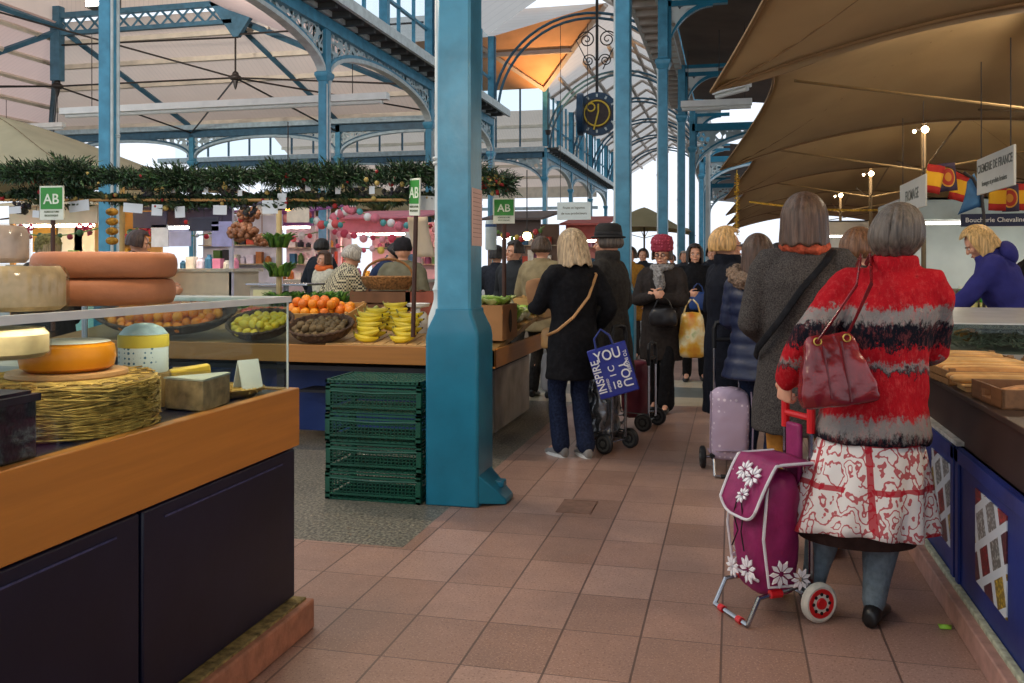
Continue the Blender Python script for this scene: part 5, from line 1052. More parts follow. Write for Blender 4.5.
for nm, y0, y1, sd in (('first', 3.33, 3.73, 1), ('second', 4.13, 4.5, 2)):
    b = MB(); b.box(0, .004, -(y1-y0)/2, (y1-y0)/2, -.175, .175); o = b.build('poster', poster_mat(sd)); o.location = (.895, (y0+y1)/2, .225+.16); tag(o, 'fruit photo poster on the navy front, %s from the camera' % nm, 'poster', 'fruit posters on the navy counter')
# crates of sticks
CR = wood('#8a6238', .7, 3, .6, ax=0)
STK = [mat('#c9995a', .55, .2, 16, bump=.2), mat('#d6ad72', .55, .18, 16, bump=.2), mat('#b98248', .55, .2, 16, bump=.2)]
def stick_mesh(m, L, r):
    b = MB(); b.capsule([(-L/2,0,0), (-L/6,.003,.002), (L/6,-.002,0), (L/2,.002,0)], [r*.9, r, r*1.03, r*.85], 10); o = b.build('stick', m, smooth=181); COL.objects.unlink(o); return o
sp_ = [stick_mesh(m, .36, .016) for m in STK]; rr = random.Random(11)
def tray(c, w_, d_, n, label, place, rz=0, lay=1):
    wcrate(label, c, w_, d_, .065, CR, 'wooden crates on the right-hand counter', rz)
    for l in range(lay):
        for i in range(n):
            o = rr.choice(sp_).copy(); COL.objects.link(o); y = -d_/2+.03+(d_-.06)*(i+.5*(l % 2))/max(1, n-1); P = Mx.Rotation(rz, 3, 'Z') @ V((rr.uniform(-.02,.02), min(y, d_/2-.02), .03+.03*l)); o.name = 'bread_stick'; o.location = V(c)+P; o.rotation_euler = (0, 0, rz+rr.uniform(-.05,.05)); o.scale = (w_/.42,1,1); tag(o, 'pale baked stick lying in the crate '+place, 'bread stick', 'baked sticks in the crates')
tray((1.16,4.52,.866), .46, .30, 7, 'wooden crate of pale sticks beside the red coat elbow', 'beside the red coat elbow', R(4), 2); tray((1.16,4.86,.866), .46, .30, 7, 'wooden crate of pale sticks just behind the first full crate', 'just behind the first full one', R(4), 2)
tray((1.16,5.2,.866), .46, .30, 7, 'wooden crate of pale sticks before the glass case', 'before the glass case', R(4), 2); tray((1.68,4.55,.866), .46, .30, 6, 'wooden crate of sticks deeper on the counter, near row', 'deeper on the counter, near row', R(4), 1); tray((1.68,4.95,.866), .46, .30, 6, 'wooden crate of sticks deeper on the counter, far row', 'deeper on the counter, far row', R(4), 1)
b = MB(); b.box(-.28,.28,-.09,.09,0,.012); o = b.build('bread_board', PINE, bev=.003); o.location = (1.22,4.22,.89); tag(o, 'narrow pale board carrying long sticks at the right edge', 'board')
for s_ in (-.25, .25): b = MB(); b.box(s_-.01,s_+.01,-.08,.08,-.022,0); b.build('foot', PINE, o)
for i in range(4):
    q = sp_[i % 3].copy(); COL.objects.link(q); q.name = 'bread_stick'; q.location = (1.2,4.16+.04*i,.92); q.scale = (1.5,1.1,1.1); tag(q, 'long baked stick on the narrow pale board', 'bread stick', 'long sticks on the pale board')
t = thing('handled_crate', 'dark wooden crate with round hand hole at the right edge', 'crate', (1.20,3.86,.866), R(4)); b = MB(); hw, hd, h = .24, .17, .075
b.box(-hw, hw, -hd, hd, 0, .01); b.box(-hw, hw, -hd, -hd+.012, 0, h); b.box(-hw, hw, hd-.012, hd, 0, h); b.box(hw-.012, hw, -hd, hd, 0, h); b.box(-hw, -hw+.012, -hd, -.05, 0, h); b.box(-hw, -hw+.012, .05, hd, 0, h); b.box(-hw, -hw+.012, -.05, .05, 0, .025); b.box(-hw, -hw+.012, -.05, .05, .055, h); b.build('body', wood('#7a5230', .7, 3, .6, ax=1), t, bev=.002)
b = MB(); b.ell((0,0,.04), (.2,.13,.035), 20, 8); b.build('filling', mat('#c08a5a', .6, .3, 30, bump=.6, bscale=60), t)
# glass case, egg trays, jars
GC = glass('#e4ece9', .10)
t = thing('glass_case', 'low glass display case with white sloping lid behind the crates', 'display case', (1.45,6.1,.866)); b = MB(); b.box(-.5,.7,-.45,.45,0,.03); b.build('base', mat('#a9a49a', .5), t); b = MB(); b.box(-.5,-.494,-.45,.45,.03,.2); b.box(-.5,.7,-.45,-.444,.03,.2); b.box(-.5,.7,.444,.45,.03,.24); b.build('glass_side', GC, t); b = MB(); b.loft([[(-.3,-.47,.20), (.72,-.47,.20), (.72,-.47,.208), (-.3,-.47,.208)], [(-.3,.47,.25), (.72,.47,.25), (.72,.47,.258), (-.3,.47,.258)]]); b.build('lid', mat('#c9ccc8', .2, .05, 6), t); b = MB(); rr = random.Random(3)
for i in range(260): x, y, e = rr.uniform(-.42,.62), rr.uniform(-.38,.38), rr.uniform(0, PI); b.tube([(x-.04*math.cos(e), y-.04*math.sin(e), .04+rr.random()*.08), (x+.04*math.cos(e), y+.04*math.sin(e), .05+rr.random()*.08)], .004, 4)
tag(b.build('shredded_filling', mat('#9aa08c', .8, .2, 20), t), kind='stuff')
for i in range(4):
    t = thing('egg_tray', 'grey cardboard egg tray, %s of the stack behind the glass case' % ('bottom','second lowest','second from top','top')[i], 'egg tray', (1.85,7.0,.868+.048*i), R(5), 'stack of egg trays'); b = MB()
    b.box(-.20,.20,-.15,.15,0,.008)
    for r_ in range(6):
        for k in range(8): b.lathe([(.022,.008), (.016,.03), (.009,.042), (0,.043)], (-.175+.05*k, -.125+.05*r_, 0), 8)
    b.build('dimpled_sheet', mat('#9d948a', .9, .1, 20), t)
def bottle(label, c, m, h=.26, r=.035, cap='#d8d8d0', grp=None):
    t = thing('bottle', label, 'bottle', c, 0, grp); b = MB(); b.lathe([(r*.9,0), (r,.01), (r,h*.55), (r*.45,h*.75), (r*.4,h*.93), (0,h*.93)], (0,0,0), 14); b.build('glass_body', m, t); b = MB(); b.lathe([(r*.46,h*.9), (r*.46,h), (0,h)], (0,0,0), 12); b.build('cap', mat(cap, .5), t); b = MB(); b.lathe([(r*1.02,h*.18), (r*1.02,h*.45)], (0,0,0), 14, caps=False); b.build('paper_label', mat('#d9d28a', .6), t)
t = thing('back_bench', 'pale bench behind the right-hand stall carrying bottles', 'bench', (2.6,8.9,0)); b = MB(); b.box(-.55,1.9,.75,1.35,.86,.90); b.build('top', mat('#b9b7ae', .5), t, bev=.004); b = MB(); b.box(-.5,1.85,.8,1.3,.05,.86); b.build('cabinet', mat('#8e938e', .6), t)
for i in range(5): bottle('green bottle standing on the pale bench behind the stall, %s from the aisle' % ('first','second','third','fourth','fifth')[i], (2.12+.11*i,9.85,.90), mat('#4a9a34', .15, .15, 8), .30, .045, grp='green bottles on the back bench')
for i in range(6):
    t = thing('egg_carton', 'grey egg carton on the pale back bench, %s' % ('near left','near middle','near right','top left','top middle','top right')[i], 'carton', (2.1+.18*(i % 3),10.08,.902+.135*(i//3)), 0, 'cartons on the back bench'); b = MB(); b.box(-.08,.08,-.10,.10,0,.13); b.build('body', mat('#8f867c', .8, .1, 10), t, bev=.006); b = MB()
    for k in range(3):
        for j in range(2): b.ell((-.05+.05*k,-.10,.035+.06*j), (.018,.012,.022), 8, 6)
    b.build('egg_bumps', mat('#6a5a4c', .8), t)
t = thing('flower_pot', 'white flowers in a small pot on the right-hand counter', 'potted plant', (1.35,7.1,.868)); b = MB(); b.lathe([(.05,0), (.07,.1), (.06,.1), (0,.09)], (0,0,0), 16); b.build('pot', WHITE, t); b = MB(); rr = random.Random(2)
for i in range(14): a = rr.uniform(0, 6.3); b.tube([(0,0,.09), (.05*math.cos(a),.05*math.sin(a),.2), (.09*math.cos(a),.09*math.sin(a),.22+.08*rr.random())], .004, 5)
b.build('stems', GR[0], t); b = MB()
for i in range(12): a = rr.uniform(0, 6.3); r = .09*rr.random()**.5; b.ell((r*math.cos(a), r*math.sin(a), .26+.06*rr.random()), .022, 8, 6)
b.build('blossoms', mat('#d9dcc4', .7, .1, 20), t)
b = MB(); b.lathe([(.08,0), (.09,.07), (.02,.09), (0,.09)], (0,0,0), 18); o = b.build('cake', mat('#a9702f', .6, .2, 14)); o.location = (1.62,6.95,.868); tag(o, 'small golden brown cake beside the white flowers', 'cake')
b = MB(); b.add([(-.02,-.012,0), (.02,-.014,.002), (.026,.008,.012), (0,.02,.006), (-.024,.012,.010), (0,0,.014)], [(0,1,5), (1,2,5), (2,3,5), (3,4,5), (4,0,5)]); o = b.build('leaf_scrap', mat('#8fc23c', .5, .15, 30)); o.location = tuple(G(945,628,.003)); o.modifiers.new('thick', 'SOLIDIFY').thickness = .002; tag(o, 'bright green leaf scrap lying on the tiles near the right curb', 'leaf')
b = MB(); b.box(-.10,.10,-.14,.14,0,.004); b.box(.09,.1,-.14,.14,.004,.006); b.box(-.1,.1,.13,.14,.004,.006); o = b.build('floor_hatch', mat('#7c5e50', .6, .15, 20)); o.location = tuple(G(577,507,.0)); tag(o, 'small metal-edged hatch in the tiles near the first column', 'floor hatch')

# ------------------------------------------------------------------ market canopies
def canvas(h, tr=.35):
    t = NT('canopy_canvas_'+h.strip('#')); c = hexc(h); n = t.noise(1.4, 4); col = t.ramp(n, [(.35, tuple(x*.86 for x in c)), (.65, c)]); t.col(col); t.done(.8, spec=.2)
    tl = t.node('ShaderNodeBsdfTranslucent'); t.link(col, tl.inputs[0]); mx = t.node('ShaderNodeMixShader'); mx.inputs[0].default_value = tr; t.link(t.b.outputs[0], mx.inputs[1]); t.link(tl.outputs[0], mx.inputs[2]); t.link(mx.outputs[0], t.out.inputs[0]); return t.m
TAN = canvas('#bfa67e', .22); OLIVE = canvas('#b8ac86', .35)
def tent(label, c, hx, hy, zc, zm, zp, pinx, piny, m, mast=True, lamp=True, grp=None, strip=True):
    t = thing('market_canopy', label, 'canopy', (c[0], c[1], 0), 0, grp); N = 36
    def f(u, v):
        x, y = 2*u-1, 2*v-1; mm = max(abs(x), abs(y)); s = min(abs(x), abs(y))/mm if mm > 1e-6 else 1
        e = zc+(zm-zc)*(1-s*s); z = e*mm**2+(zp-(zp-zm)*mm**1.15)*(1-mm**2)
        px = pinx*(1-y*y)*abs(x)**3; py = piny*(1-x*x)*abs(y)**3
        return V((x*hx*(1-px/hx), y*hy*(1-py/hy), z))
    b = MB(); b.grid(f, N, N); o = b.build('canvas', m, t, smooth=181); q = o.modifiers.new('thick', 'SOLIDIFY'); q.thickness = .01
    b = MB()
    for k in range(4): b.tube([(f(i/N,0), f(1,i/N), f(i/N,1), f(0,i/N))[k]+V((0,0,-.012)) for i in range(N+1)], .014, 5)
    for s in (0, 1): b.tube([f(i/N, i/N if s == 0 else 1-i/N)+V((0,0,-.006)) for i in range(N+1)], .007, 5)
    b.build('hem', mat('#7a6040', .7, .1, 5), t)
    if mast:
        b = MB(); b.tube([(0,0,0), (0,0,zp)], .035, 10); b.build('mast', mat('#5f4f38', .7, .1, 4), t); b = MB()
        b.lathe([(.16,0), (.16,.05), (.05,.08)], (0,0,0), 14); b.build('mast_foot', IRON, t)
        for sx, sy in ((1,0), (-1,0), (0,1), (0,-1)):
            e = f(.5+.42*sx, .5+.42*sy); b = MB(); b.tube([(0,0,zm-.35), e+V((0,0,-.02))], .014, 6); b.build('strut', mat('#8a744f', .6, .1, 4), t)
    return t
for i, (y, lab) in enumerate(((3.8,'over the red-coated woman, nearest of its row'), (9.0,'second of its row from the camera'), (14.2,'third of its row from the camera'), (19.4,'fourth of its row, over the far mast'), (24.6,'fifth of its row, near the far end'), (29.8,'last of its row'))):
    tent('tan square market canopy '+lab, (2.72, y), 2.86, 2.6, 2.62, 3.15, 3.9, .52, .03, TAN, mast=i > 0, grp='tan canopies along the aisle')
    if i > 0: tent('tan square market canopy in the second row, %s beyond the first masts' % ('nearest','second','third','fourth','fifth')[i-1], (8.4, y), 2.72, 2.6, 2.62, 3.15, 4.1, .05, .03, TAN, grp='tan canopies in the row behind')
def mast_lamp(c, label, e):
    t = thing('mast_lamp', label, 'lamp', c, 0, 'lamps on the canopy masts'); b = MB(); b.tube([(0,0,-.12), (0,0,.0), (-.12,-.05,.04)], .012, 6); b.lathe([(.02,.05), (.05,.0), (.055,-.01)], (0,-.06,.02), 12); b.build('bracket', IRON, t); b = MB(); b.ell((0,-.10,.02), .05, 14, 9); b.build('bulb', emis('#ffe2b0', 40), t); b = MB(); b.ell((-.14,-.07,.0), .025, 10, 7); b.build('small_bulb', emis('#ffe2b0', 25), t)
    l = bpy.data.lights.new('lamp_glow', 'POINT'); l.energy = e; l.color = (1,.83,.62); l.shadow_soft_size = .08; lo = bpy.data.objects.new('lamp_glow', l); COL.objects.link(lo); lo.parent = t; lo.location = (0,-.45,-.12)
for y, z, e, lab in ((14.2,3.36,38,'bright lamp on the mast between the two white signs'), (19.4,3.24,34,'lamp on the second mast beyond the grey tweed coat'), (24.6,3.2,28,'small far lamp on the third mast'), (9.0,3.3,55,'lamp on the mast outside the right edge of the view'), (3.8,3.3,110,'lamp under the nearest canopy, above the frame')): mast_lamp((2.72,y,z), lab, e)
q = G(0,0,0) if False else None
tent('olive canvas canopy at the far left above the garland', (-15.0, 15.6), 4.6, 2.7, 3.0, 3.2, 4.55, .2, .2, canvas('#cfc4a2', .35)); tent('beige canvas canopy behind the far arcade columns', (-11.2, 25), 3.1, 2.7, 2.75, 3.0, 4.1, .25, .2, OLIVE); tent('cream canvas canopy glimpsed beyond the second column', (-3.2, 34), 1.8, 2.2, 2.6, 2.8, 3.6, .2, .2, OLIVE); tent('pale canvas canopy over the stalls at the far left rear', (-17.5, 24), 3, 2.7, 2.7, 2.9, 4.0, .25, .2, OLIVE)
# signs, flags
SIGNM = mat('#c9c8be', .5, .04, 4); SGREY = mat('#6c6e66', .6)
def hang_sign(label, c, w_, h, rz, lines, m=SIGNM, up=1.2):
    t = thing('hanging_sign', label, 'sign', c, rz); b = MB(); b.box(-w_/2, w_/2, -.008, .008, -h/2, h/2); b.build('board', m, t, bev=.003); b = MB()
    for x in (-w_*.4, w_*.4): b.tube([(x,0,h/2), (x,0,h/2+up)], .004, 5)
    b.build('wires', IRON, t)
    for body, z, sz in lines: text('lettering', body, sz, SGREY, t, (0,-.0095,z), (R(90),0,0))
    return t
a, b_ = XP(978,185,1.75), XP(1015,170,1.75); hang_sign('white hanging sign with grey capitals, right of the bright lamp', (1.75,(a.y+b_.y)/2,XP(997,171,1.75).z), abs(a.y-b_.y), .26, R(-90), [('CREMERIE DE FRANCE', .05, .085), ('fromages et produits fermiers', -.06, .05)], up=.7)
a, b_ = XP(904,197,1.75), XP(922,190,1.75); hang_sign('smaller white hanging sign above the grey-haired head', (1.75,(a.y+b_.y)/2,XP(913,195,1.75).z), 1.3, .30, R(-90), [('FROMAGE', .0, .15)], up=.7)
q = D(574,211,11); hang_sign('pale blue-white hanging sign beside the second column', q, .42, .22, R(4), [('Fruits et legumes', .04, .04), ('de nos producteurs', -.03, .04)], mat('#ccd8d8', .5, .03), up=2.2)
def flag_mats():
    t = NT('red_yellow_flag'); sp = t.node('ShaderNodeSeparateXYZ'); t.link(t.obj(), sp.inputs[0]); z = t.math('ADD', t.math('MULTIPLY', sp.outputs[2], 3.5), .5); t.col(t.ramp(z, [(0, hexc('#a8231c')), (.26, hexc('#d8a41c')), (.74, hexc('#a8231c'))], 'CONSTANT')); return t.done(.8)
FLG = flag_mats()
def crest():
    t = NT('dark_card_with_crest'); sp = t.node('ShaderNodeVectorMath'); sp.operation = 'LENGTH'; t.link(t.mapping((7,1,5)), sp.inputs[0]); t.col(t.ramp(sp.outputs['Value'], [(0, hexc('#c98a2a')), (.22, hexc('#a8321f')), (.42, hexc('#d09a3a')), (.5, hexc('#3a3048'))], 'CONSTANT')); return t.done(.7)
CRE = crest(); pts = [(937,180,0), (955,184,1), (972,190,0), (989,200,1), (1003,208,0), (1012,205,1), (1022,207,0)]
for i, (x, y, k) in enumerate(((934,188,0), (948,186,1), (960,196,0), (975,202,1), (997,206,0), (1010,207,1), (1022,206,0))):
    c = D(x, y-9, 9.6+.12*i); b = MB(); b.grid(lambda u, v: V(((u-.5)*.17, .014*math.sin(u*7+i), (v-.5)*.28)), 8, 6); o = b.build('bunting_flag', CRE if k else FLG, smooth=181); o.location = c; o.rotation_euler = (0, R((12,-6,14,8,2,-2,3)[i]), R(8)); o.modifiers.new('thick', 'SOLIDIFY').thickness = .003
    tag(o, ('red and yellow striped bunting flag, ','dark crested bunting card, ')[k]+('leftmost on the line above the stall','second on the line beside the first flag','tilted, left of the blue feather','half behind the arched feather pole','below the white hanging sign','under the right end of the white sign','cut by the right edge of the view')[i], 'flag', 'flags on the bunting line')
b = MB(); b.tube([D(926,166,9.6), D(948,167,9.7), D(975,180,9.9), D(1000,183,10.1), D(1030,182,10.4)], .006, 5); o = b.build('bunting_line', IRON); tag(o, 'thin dark line carrying the flags at the right', 'line')
t = thing('feather_banner', 'dark arched pole with a blue feather banner near the flags', 'banner', (D(984,260,9.0).x, 9.0, 0)); b = MB(); b.tube([(0,0,0), (0,0,1.85), (-.02,0,2.05), (-.09,0,2.2), (-.17,0,2.26)], .014, 6); b.build('pole', IRON, t); b = MB(); b.grid(lambda u, v: V((-.02-.2*u*(1-v*.7)-.06*v*v, .01, 1.95+.3*v-.08*u)), 6, 6); o = b.build('blue_cloth', mat('#2f5f8a', .6, .15, 8), t, smooth=181); o.modifiers.new('thick', 'SOLIDIFY').thickness = .004
b = MB(); b.lathe([(.13,0), (.13,.03), (.02,.05)], (0,0,0), 14); b.build('foot', IRON, t)
t = thing('shop_banner', 'dark blue shop fascia with white lettering behind the right-hand stall', 'sign', D(995,220,13.3), R(-2)); b = MB(); b.box(-.42,.42,-.02,.02,-.085,.085); b.build('board', mat('#2c3352', .5, .1, 4), t); text('lettering', 'Boucherie Chevaline', .088, WHITE, t, (0,-.022,0), (R(90),0,0), sx=1.0)
# white stall far right
def kiosk(label, c, w_, d_, h, wall, fascia, counter=.95, rz=0, name='kiosk'):
    t = thing(name, label, 'stall', c, rz); b = MB(); b.box(-w_/2, w_/2, 0, d_, 0, counter); b.build('counter', wall, t, bev=.01); b = MB(); b.box(-w_/2, w_/2, d_-.06, d_, 0, h); b.build('back_wall', wall, t); b = MB(); b.box(-w_/2, w_/2, -.05, .12, h-.3, h); b.build('fascia', fascia, t); 
    for x in (-w_/2+.04, w_/2-.04): b = MB(); b.box(x-.04, x+.04, 0, .08, 0, h); b.build('post', wall, t)
    b = MB(); b.box(-w_/2, w_/2, -.05, d_, h-.03, h); b.build('roof', wall, t); b = MB(); b.box(-w_/2+.1, w_/2-.1, .15, .3, h-.36, h-.32); b.build('fill_strip', emis('#fff6e6', 6), t); return t  # glowing strip under the roof is an added fill
kiosk('white kiosk with lit interior behind the right-hand stall', (4.4,13.6,0), 4.2, 2, 2.35, mat('#d4d8d4', .5, .05, 3), mat('#bcd0d0', .5, .08, 4)); kiosk('second white kiosk further back on the right', (3.6,21,0), 4.0, 2, 2.4, mat('#d4d2cc', .5, .05, 3), mat('#c9c3b4', .5, .08, 4))
b = MB(); b.tube([D(806,200,16.9)+V((0,0,.1*math.sin(i))) if False else V((.3+i*.13, 16.7, 2.55-.18*math.sin(PI*i/30))) for i in range(31)], .02, 6); o = b.build('light_chain', mat('#c9a040', .4, .5, 40)); tag(o, 'gold tinsel chain sagging under the far canopies', 'tinsel')
b = MB(); rr = random.Random(4)
for i in range(160): z = rr.uniform(0, .75); a = rr.uniform(0, 6.3); b.tube([(0,0,z), (.035*math.cos(a), .035*math.sin(a), z+rr.uniform(-.02,.02))], .004, 4)
b.tube([(0,0,-.02), (0,0,.80)], .005, 5); o = b.build('tinsel_tassel', mat('#cfa53a', .3, .3, 40, metal=.6)); o.location = V((.06,11.6,2.62))-V((0,0,.82)); tag(o, 'gold tinsel tassel hanging from a canopy corner above the blonde head', 'tinsel')
# ------------------------------------------------------------------ garland and what hangs from it
GY = 6.55
def garland(label, pts, n, r, seed):
    t = thing('fir_garland', label, 'garland', pts[0]); o0 = V(pts[0]); P = [V(p)-o0 for p in pts]; rr = random.Random(seed); b = MB(); L = sum((q-p).length for p, q in zip(P, P[1:]))
    def pt(u):
        s = u*L
        for p, q in zip(P, P[1:]):
            l = (q-p).length
            if s <= l: return p.lerp(q, s/l)
            s -= l
        return P[-1]
    for i in range(n):
        c = pt(rr.random()); a, e = rr.uniform(0, 2*PI), rr.uniform(-1, 1); d = V((math.cos(a)*.9, math.sin(a)*.9, .25+e*.8)); d.normalize(); clump = .7+.5*math.sin(c.x*9+1)*math.sin(c.x*3.7); l = r*rr.uniform(.5, 1.1)*(clump+.25); s = d.cross(V((rr.random(), rr.random(), rr.random()))).normalized()
        tip = c+d*l
        for k in range(7):
            q0 = c+d*l*(k/7); q1 = q0+d*l*.2+s*(.024 if k % 2 else -.024); w2 = d.cross(s)*.006
            b.add([q0-w2, q0+w2, q1+w2*.3, q1-w2*.3], [(0,1,2,3)], i % 3)
        b.add([c-s*.004, c+s*.004, tip], [(0,1,2)], 2)
    o = b.build('needles', [mat('#1f3a24', .6, .3, 12), mat('#34542e', .6, .3, 12), mat('#2a3624', .6, .3, 12)], t, smooth=181); tag(o, kind='stuff')
    b = MB(); b.tube(P, .012, 6); b.build('rope', mat('#4a3a28', .8), t); b = MB()
    for i in range(26): c = pt(rr.random()); b.ell(c+V((rr.uniform(-.05,.05), -.07, rr.uniform(-.07,.05))), rr.uniform(.012,.024), 8, 6, i % 2)
    b.build('berries', [mat('#a82a2c', .4, .1, 9), mat('#b9a05a', .4, .1, 9)], t); return t
gp = [D(x, y, GY) for x, y in ((-40,176), (0,176), (60,174), (120,179), (170,183), (215,181), (262,176), (300,180), (345,179), (385,177), (436,177), (470,180))]
garland('long fir garland strung across the front of the fruit stand', gp, 8000, .17, 3); garland('short fir garland tail with orange leaf, right of the near column', [D(478,182,GY), D(492,184,GY), D(507,186,GY)], 700, .15, 4)
garland('thin second fir garland sagging below the long one', [p_+V((0,.05,-.16-.02*(i_ % 2))) for i_, p_ in enumerate(gp)], 4200, .10, 6)
b = MB()
for dz, yy in ((-.11, 0), (-.25, .02)): b.tube([D(-40,200,GY)+V((0,yy,0)), D(470,200,GY)+V((0,yy,0))], .012, 6)
o = b.build('hanging_rail', PINE); o.location = (0,0,.0); tag(o, 'double wooden rail carrying price cards under the garland', 'rail')
GY2 = GY+.02
for i in range(13): leafy('hanging_sprig', 'sprig of dark fir hanging below the garland, %s along the rail' % ('first','second','third','fourth','fifth','sixth','seventh','eighth','ninth','tenth','eleventh','twelfth','thirteenth')[i], 'sprig', D(8+34*i, 200+5*(i % 3), GY+.06), .16, .10, 40, [mat('#33492f', .6, .3, 12), mat('#4c5a3c', .6, .3, 12)], wd=.010, seed=90+i, group='fir sprigs under the garland')
CARD = mat('#dfe4e6', .5, .04, 6)
for i, (x, y, w_, h) in enumerate(((79,206,26,12), (133,208,24,10), (157,210,13,12), (180,212,12,12), (220,210,16,10), (270,207,18,14), (282,201,10,16), (15,210,16,8), (36,214,9,8), (428,203,18,14), (308,186,6,10), (323,186,6,9), (355,184,6,7), (338,190,6,8), (372,190,6,8), (240,193,5,6), (173,190,5,6), (206,190,5,6))):
    c = D(x, y, GY-.03); s = 6.9/900; b = MB(); b.box(-w_*s/2, w_*s/2, -.002, .002, -h*s/2, h*s/2); o = b.build('price_card', CARD); o.location = c; o.rotation_euler = (0, R((-6,5,3,-2,2,0,1,-3,4,3,0,0,0,0,0,0,0,0)[i]), 0); tag(o, 'white price card hanging from the rail, %s counted from the left' % ('third','fifth','sixth','seventh','tenth','twelfth','thirteenth','first','second','eighteenth','fourteenth','fifteenth','sixteenth','sixteenth small','seventeenth','eleventh small','eighth small','ninth small')[i], 'price card', 'price cards on the rail'); b = MB(); b.tube([(0,0,h*s/2), (0,.01,h*s/2+.05)], .002, 5); b.build('string', IRON, o)
rr = random.Random(8)
for i, (x, y) in enumerate(((22,206), (60,192), (150,190), (195,191), (228,190), (250,208), (392,192), (405,188), (360,192), (322,196), (300,193))):
    t = thing('dried_bunch', 'dark dried bunch hanging from the rail, number %s from the left' % ('one','two','three','four','five','six','ten','eleven','nine','eight','seven')[i], 'dried bunch', D(x, y, GY+.05), 0, 'dried bunches under the garland'); b = MB()
    for k in range(30): u = rr.random(); a = rr.uniform(0, 6.3); r = .10*(1-.6*u); b.ell((r*math.cos(a)*rr.random()**.5, r*math.sin(a)*.6, -.09*u+.03), .017, 8, 6, k % 2)
    b.build('berries', [mat('#2c2a34', .45, .3, 12), mat('#4a4a40', .5, .3, 12)], t); b = MB(); b.tube([(0,0,.03), (0,0,.12)], .004, 5); b.build('stalk', mat('#6a5a3a', .7), t)
# AB boards
ABG = mat('#3a8f3c', .5, .08, 6); ABW = mat('#dfe3d2', .5, .04, 5)
def ab(c, w_, h, rz, tilt, label, post):
    t = thing('organic_sign', label, 'sign', c, rz, 'green organic signs'); t.rotation_euler = (0, tilt, rz); b = MB(); b.box(-w_/2, w_/2, -.006, .006, -h*.5, h*.5); b.build('board', ABW, t, bev=.002); b = MB(); b.box(-w_*.45, w_*.45, -.009, -.006, -h*.18, h*.45); b.build('green_field', ABG, t); text('lettering', 'AB', h*.42, mat('#e4eed8', .5), t, (0,-.0105,h*.10), (R(90),0,0)); text('lettering', 'AGRICULTURE', h*.075, mat('#5c6a4c', .6), t, (0,-.008,-h*.26), (R(90),0,0)); text('lettering', 'BIOLOGIQUE', h*.075, mat('#5c6a4c', .6), t, (0,-.008,-h*.37), (R(90),0,0))
    if post: b = MB(); b.tube([(0,.012,-h*.5+.02), (0,.012,-c[2]+post)], .018, 6); b.build('post', mat('#4a2f26', .6), t)
ab(D(52,203,6.38), .225, .285, R(3), 0, 'green and white AB sign on a dark post above the cheese wheels', .86); ab(D(415,197,6.40), .16, .28, R(-42), R(3), 'green and white AB sign turned sideways, left of the near column', .86); ab(D(504,211,6.9), .17, .20, R(8), 0, 'green and white AB sign just right of the near column', .90)
b = MB(); c = D(122,260,6.75); b.tube([(0,0,0), (0,0,1.25)], .022, 10)
for z in (.3,.6,.9): b.lathe([(.024,z), (.027,z+.01), (.024,z+.02)], (0,0,0), 10)
o = b.build('bamboo_post', mat('#c4a468', .5, .15, 6)); o.location = (c.x, 6.75, .86); tag(o, 'pale bamboo post rising behind the cheese wheels to the garland', 'post')
b = MB(); b.tube([(0,0,0), (0,0,1.3)], .028, 8); o = b.build('stand_post', mat('#c9b284', .5, .15, 6)); o.location = (D(279,260,7.9).x, 7.9, .937); tag(o, 'pale wooden stand post wrapped with ivy behind the weighing machine', 'post')
for i in range(3): leafy('ivy_spray', 'green ivy spray on the pale stand post, %s' % ('low','middle','high')[i], 'ivy', (D(281,260,7.85).x, 7.82, 1.02+.28*i), .16, .26, 70, GR, wd=.016, seed=120+i, group='ivy sprays on the stand post')
t = thing('pineapple_string', 'string of small yellow pineapples beside the bamboo post', 'fruit string', (D(112,205,6.85).x, 6.85, D(112,205,6.85).z)); b = MB()
for k in range(4): b.ell((0,0,-.06-.085*k), (.055,.05,.036), 12, 8)
b.build('fruit', mat('#b8892c', .6, .4, 30, bump=.8, bscale=60), t); b = MB(); b.tube([(0,0,.1), (0,0,-.34)], .004, 5); b.build('cord', IRON, t)
for i, (x, y, s) in enumerate(((243,232,.16), (249,214,.12), (262,240,.10))):
    b = MB(); rr = random.Random(i)
    for k in range(60): a, e = rr.uniform(0, 6.3), rr.uniform(-1, 1); q = math.sqrt(1-e*e); b.ell((s*q*math.cos(a), s*q*math.sin(a)*.8, s*e*.6), s*.2, 8, 6, k % 2)
    b.ell((0,0,0), (s*.9,s*.7,s*.5)); b.tube([(0,0,s*.5), (0,0,s*.5+.3)], .005, 5)
    o = b.build('onion_braid', [mat('#8a5a3c', .5, .3, 12), mat('#a8765a', .5, .3, 12)]); o.location = D(x, y, 9.2); tag(o, 'cluster of brown onions hanging behind the leeks, %s' % ('largest','upper','smallest')[i], 'onions', 'hanging onion clusters')
b = MB(); b.box(-.002,.002,-.105,.105,-.17,.17); o = b.build('paper_notice', mat('#d9b4a6', .7, .04, 5)); o.location = (-1.479, 5.17, 1.69); tag(o, 'pink paper notice taped to the side of the near column', 'notice')
b = MB()
for k in range(11): b.box(.002,.0026,-.09,.09,.14-.026*k,.143-.026*k)
b.build('print_lines', mat('#9a6a62', .7), o)
b = MB(); b.lathe([(.045,0), (.05,.01), (.05,.22), (.046,.26), (0,.26)], (0,0,0), 14); o = b.build('plastic_roll', mat('#aebfc6', .3, .1, 8)); o.location = D(491,250,7.6); tag(o, 'clear plastic bag roll hanging right of the pink notice', 'bag roll'); b = MB(); b.lathe([(.051,.2), (.051,.225)], (0,0,0), 14, caps=False); b.tube([(0,0,.26), (0,0,.9)], .004, 5); b.build('band', mat('#2c4a7a', .5), o)
